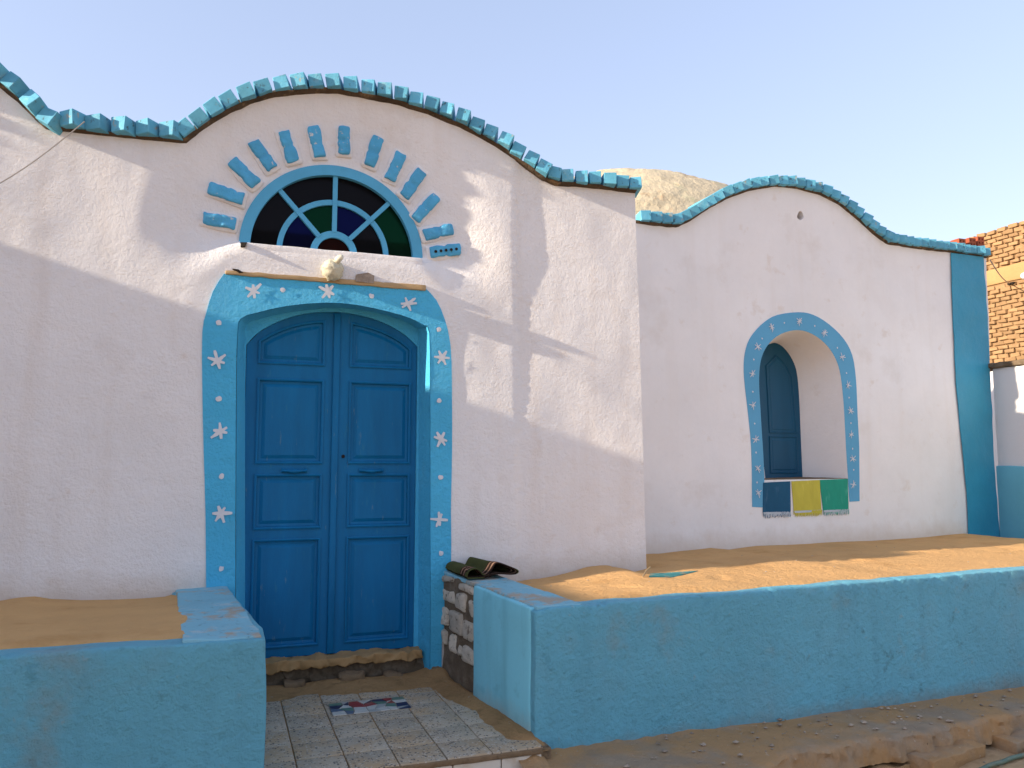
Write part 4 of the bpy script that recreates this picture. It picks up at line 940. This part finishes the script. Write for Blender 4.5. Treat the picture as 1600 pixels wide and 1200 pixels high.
# ================================================================== LOOSE THINGS
# folded green rug on the stone end of the terrace wall
prof = [(-.035, .020), (-.020, .055), (.020, .068), (.055, .055), (.075, .030), (.105, .022), (.135, .045), (.165, .085), (.20, .088), (.25, .072), (.305, .050), (.325, .034), (.31, .020), (.26, .018), (.20, .022), (.15, .020), (.10, .008), (.05, .008), (.0, .010), (-.03, .012)]
pc = crv(prof, 4)
ny_ = 26; vs = []; fs = []; thick = .006
ya, yb_ = atz(742, 906, ZT + .03)[1], Y0 - .03
nrm = []
for i, p in enumerate(pc):
    t = pc[min(i + 1, len(pc) - 1)] - pc[max(i - 1, 0)]; t.normalize(); nrm.append(Vector((-t.y, t.x)))
rugz = lambda y: ztop_r(y) + .008
for s_ in (1, -1):
    for j in range(ny_ + 1):
        v_ = j / ny_; y = ya + (yb_ - ya) * v_
        for i, p in enumerate(pc):
            q = p + nrm[i] * thick * .5 * s_; sk_ = .05 * v_ * (i / len(pc) - .3)
            sc = 1 - .22 * v_ * max(0, min(1, (q.x - .1) / .2))
            w = .006 * noise.noise(Vector((q.x * 9, y * 7, 2)))
            vs.append((RXf(y) + .04 + q.x * sc + (0.02 * v_ if q.x < .08 else 0), y + .10 * (q.x > .0) * q.x + .04 * math.sin(q.x * 8) * (1 - v_) * .4, rugz(y) + max(.004, (q.y + w) * (1 - .12 * v_))))
n = len(pc); N2 = n * (ny_ + 1)
for s_ in range(2):
    for j in range(ny_):
        for i in range(n - 1):
            b = s_ * N2 + j * n + i; fs.append((b, b + 1, b + n + 1, b + n) if s_ else (b, b + n, b + n + 1, b + 1))
for i in range(n - 1):
    fs.append((i, i + 1, N2 + i + 1, N2 + i)); b = ny_ * n + i; fs.append((b, N2 + b, N2 + b + 1, b + 1))
RUG = mat('rug_green', (.075, .080, .028), var=.18, vscale=8, bump=.8, bscale=220, bdist=.004, rough=1, spec=.1)
RUGD = mat('rug_stripe_dark', (.030, .016, .012), var=.2, vscale=20, bump=.8, bscale=220, bdist=.004, rough=1, spec=.1)
RUGL = mat('rug_stripe_tan', (.24, .15, .10), var=.2, vscale=20, bump=.8, bscale=220, bdist=.004, rough=1, spec=.1)
me = mesh('rug', vs, fs, 60); me.materials.append(RUG); me.materials.append(RUGD); me.materials.append(RUGL)
for p in me.polygons:
    y = (p.center.y - ya - .10 * max(0, p.center.x - RX - .03)) / (yb_ - ya)
    if .05 < y < .30: p.material_index = 1
    if .09 < y < .13 or .21 < y < .25: p.material_index = 2
link('rug', me, None, None, 'folded green rug with striped ends lying on the bare stone end of the low wall', 'rug')
# lamp holder over the door
lp = aty(519, 420, Y0)
lamp = empty('wall_lamp', (lp[0], Y0, lp[1]), 'small cream bulb holder above the lintel of the blue door', 'lamp')
yl = yF(*lp)
o = link('base', lathe_mesh('base', [(-.01, .060), (.015, .070), (.04, .072), (.065, .060), (.082, .040), (.09, .015)], (0, -1, 0), (1, 0, 0), (lp[0], yl, lp[1] - .014), 26, .013), CREAM); under(o, lamp)
o = link('bulb', lathe_mesh('bulb', [(0, .016), (.03, .019), (.055, .027), (.078, .028), (.092, .021), (.100, .008)], (.35, -.6, .62), (1, 0, .2), (lp[0] + .005, yl - .035, lp[1] + .005), 20), mat('bulb_glass', (.72, .66, .50), rough=.25, bump=0, spec=.5)); under(o, lamp)
# hollow red bricks left on the wing roof
for i, (u, v) in enumerate([(1497, 382), (1513, 381), (1526, 379)]):
    x_, z_ = aty(u, v, (Y1 + .22,))
    hb = empty('hollow_brick', (x_, yw(x_) + .22, z_ - .04), ['red hollow clay brick on the wing parapet, farthest of three from the building corner', 'red hollow clay brick in the middle of three on the wing parapet', 'red hollow clay brick nearest the building corner on the wing parapet'][i], 'brick', 'hollow bricks left on the parapet')
    q = sheet_mesh('block', [(x_ - .052, z_ - .09), (x_ + .052, z_ - .09), (x_ + .052, z_ + .055), (x_ - .052, z_ + .055)],
                   [[(x_ + cx_ + .012 * math.cos(g), z_ + cz_ + .012 * math.sin(g)) for g in np.linspace(0, 6.283, 8, endpoint=False)] for cx_ in (-.025, .025) for cz_ in (-.02, .025)], lambda x, z: yw(x_) + .16, .12, .06)
    under(link('block', q, RED), hb)
# teal painted strip showing through the sand, straw stick
ts = [aty(1018, 888, 5.5), aty(1088, 886, 5.5)]
tp = [atz(1014, 896, ZT + .03), atz(1050, 893, ZT + .03), atz(1090, 886, ZT + .03), atz(1016, 889, ZT + .03)]
vs = [(x, y, sand_r(x, y) + .004 + .004 * (k in (0, 3))) for k, (x, y) in enumerate(tp)]; vs += [(x, y, z - .04) for x, y, z in vs]
link('board', mesh('board', vs, [(0, 1, 2, 3), (7, 6, 5, 4), (0, 4, 5, 1), (1, 5, 6, 2), (2, 6, 7, 3), (3, 7, 4, 0)]), TEAL, None, 'teal painted strip of board half buried in sand at the house corner', 'board')
a_, b_ = atz(1004, 899, ZT + .02), atz(1016, 889, ZT + .03)
link('twig', tube_mesh('twig', [(a_[0], a_[1], sand_r(*a_) + .004), ((a_[0] + b_[0]) / 2, (a_[1] + b_[1]) / 2, sand_r(*a_) + .03), (b_[0], b_[1], sand_r(*b_) + .05)], .006, 6), WOODT, None, 'pale straw stick leaning in the sand at the wall corner', 'stick')
# loose wires
w0, w1 = aty(132, 190, Y0 - .12), aty(-160, 345, Y0 - .4)
pts = []
for k in range(20):
    t = k / 19; x_ = w0[0] + (w1[0] - w0[0]) * t; z_ = w0[1] + (w1[1] - w0[1]) * t - .10 * math.sin(math.pi * t); pts.append((x_, Y0 - .12 - .28 * t, z_))
pts.append((-3.2, Y0 - .5, pts[-1][2] - .6)); pts.append((-4.9, 4.6, 2.4))
link('wire', tube_mesh('wire', pts, .0035, 6), WIRE, None, 'thin pale wire hanging down from the parapet bricks across the white wall', 'wire')

# ================================================================== FAR BRICK HOUSE
XB = 12.9
ytop, ztp = atx(1600, 345, XB); yb0, zb0 = atx(1600, 564, XB); bl, bh = atx(1575, 440, XB)[1], atx(1575, 414, XB)[1]
print('brick house', ytop, ztp, zb0, bl, bh)
BH = empty('brick_house', (XB, 10.0, 0), 'far sun-dried brick house with a whitewashed ground floor beyond the blue pilaster', 'house')
HY0, HY1 = 6.5, 17.0
under(link('ground_floor', hexmesh('ground_floor', box8(XB - .02, XB + 5, HY0, HY1, -.2, zb0 - .09), (6, 8, 4), .03, .006), FARW), BH)
under(link('slab', hexmesh('slab', box8(XB - .06, XB + 5.05, HY0 - .05, HY1 + .05, zb0 - .088, zb0 + .02), (6, 14, 1), .02, .02, 4, 4), DMUD), BH)
up = link('upper_wall', hexmesh('upper_wall', box8(XB + .028, XB + 4.9, HY0 + .05, HY1 - .05, zb0 + .021, ztp - .04), (4, 10, 6), .02, .006), MBED); under(up, BH)
bnd = link('mud_band', hexmesh('mud_band', box8(XB - .006, XB + .05, HY0 + .05, HY1 - .05, bl, bh), (2, 30, 3), .02, .014, 3, 5), BAND); under(bnd, BH)
BM = []
for s in range(8):
    me = brick_mesh('brick', .09, .196, .062, .008, .010, s + 50); me.materials.clear(); me.materials.append(MBRICK); BM.append(me)
rowsz = list(np.arange(zb0 + .055, bl - .03, .0775)) + list(np.arange(bh + .04, ztp - .02, .0775))
cnt = 0; rest = []; rs = random.Random(9)
cand = []
for j, z in enumerate(rowsz):
    for k in range(48):
        y = HY0 + .2 + .213 * k + (.107 if j % 2 else 0)
        if y < HY1 - .1: cand.append((abs(y - 10.3), y, z))
cand.sort()
for q, (d, y, z) in enumerate(cand):
    M = Matrix.Translation((XB + .028 + rs.uniform(-.012, .012), y + rs.uniform(-.012, .012), z + rs.uniform(-.007, .007))) @ Matrix.Rotation(R(rs.uniform(-3, 3)), 4, 'X') @ Matrix.Rotation(R(rs.uniform(-6, 6)), 4, 'Z') @ Matrix.Diagonal((1, rs.uniform(.82, 1.06), rs.uniform(.82, 1.12), 1))
    if q < 300:
        o = bpy.data.objects.new('brick', BM[q % 8]); COL.objects.link(o); o.parent = up
        o.matrix_local = M
        cnt += 1
    else: rest.append((M, q % 8))
vs = []; fs = []
for M, k in rest:
    b = len(vs); me = BM[k]; vs += [M @ v.co for v in me.vertices]; fs += [tuple(b + i for i in p.vertices) for p in me.polygons]
# bricks hang under the upper wall, whose origin was shifted with its house
for o in up.children: o.location = o.location - Vector((0, 0, 0))
o = link('brickwork', mesh('brickwork', vs, fs, recalc=False), MBRICK, up, kind='stuff')
for o in up.children:
    o.location = o.location - BH.location - up.location
q = atx(1597, 432, XB - .02)
o = link('bulkhead_lamp', lathe_mesh('bulkhead_lamp', [(0, .06), (.03, .06), (.06, .045), (.075, .02)], (-1, 0, 0), (0, 1, 0), (XB - .01, q[0] - .05, q[1]), 16), PAINTW); under(o, BH)
q = atx(1581, 443, XB - .02)
o = link('meter_box', hexmesh('meter_box', box8(XB - .06, XB - .01, q[0] - .06, q[0] + .06, q[1] - .02, q[1] + .02), (1, 1, 1), .01, 0), BLACKH); under(o, BH)
x0_, z0_ = aty(1542, 409, (Y1 + .3,)); pts = []
for k in range(14):
    t = k / 13; pts.append((x0_ - .02 + (XB - .06 - x0_) * t, YE + .3 + (q[0] - YE - .3) * t, z0_ + (q[1] - z0_) * t - .05 * math.sin(math.pi * t)))
link('wire', tube_mesh('wire', pts, .008, 6), WIRE, None, 'thin wire strung from the blue pilaster to the far brick house', 'wire')

# ================================================================== UNSEEN MUD BLOCKS ADDED OUT OF FRAME (shaped to shade the yard and facade)
NH = empty('shade_caster', (-6.5, 3, 0), 'unseen mud plastered blocks added beyond the left end of the terrace to shade the yard', 'house')
under(link('low_caster', hexmesh('low_caster', box8(-9.0, -5.2, 3.45, 4.55, -.2, 3.02), (5, 8, 5), .04, .02, 2, 3), BAND), NH)
under(link('front_caster', hexmesh('front_caster', box8(-9.1, -5.18, 1.6, 3.44, -.2, 4.3), (5, 12, 6), .04, .02, 2, 8), BAND), NH)
under(link('tall_caster', hexmesh('tall_caster', box8(-9.2, -5.15, 4.56, 6.4, -.2, 4.06), (5, 8, 6), .05, .03, 2, 5), BAND), NH)
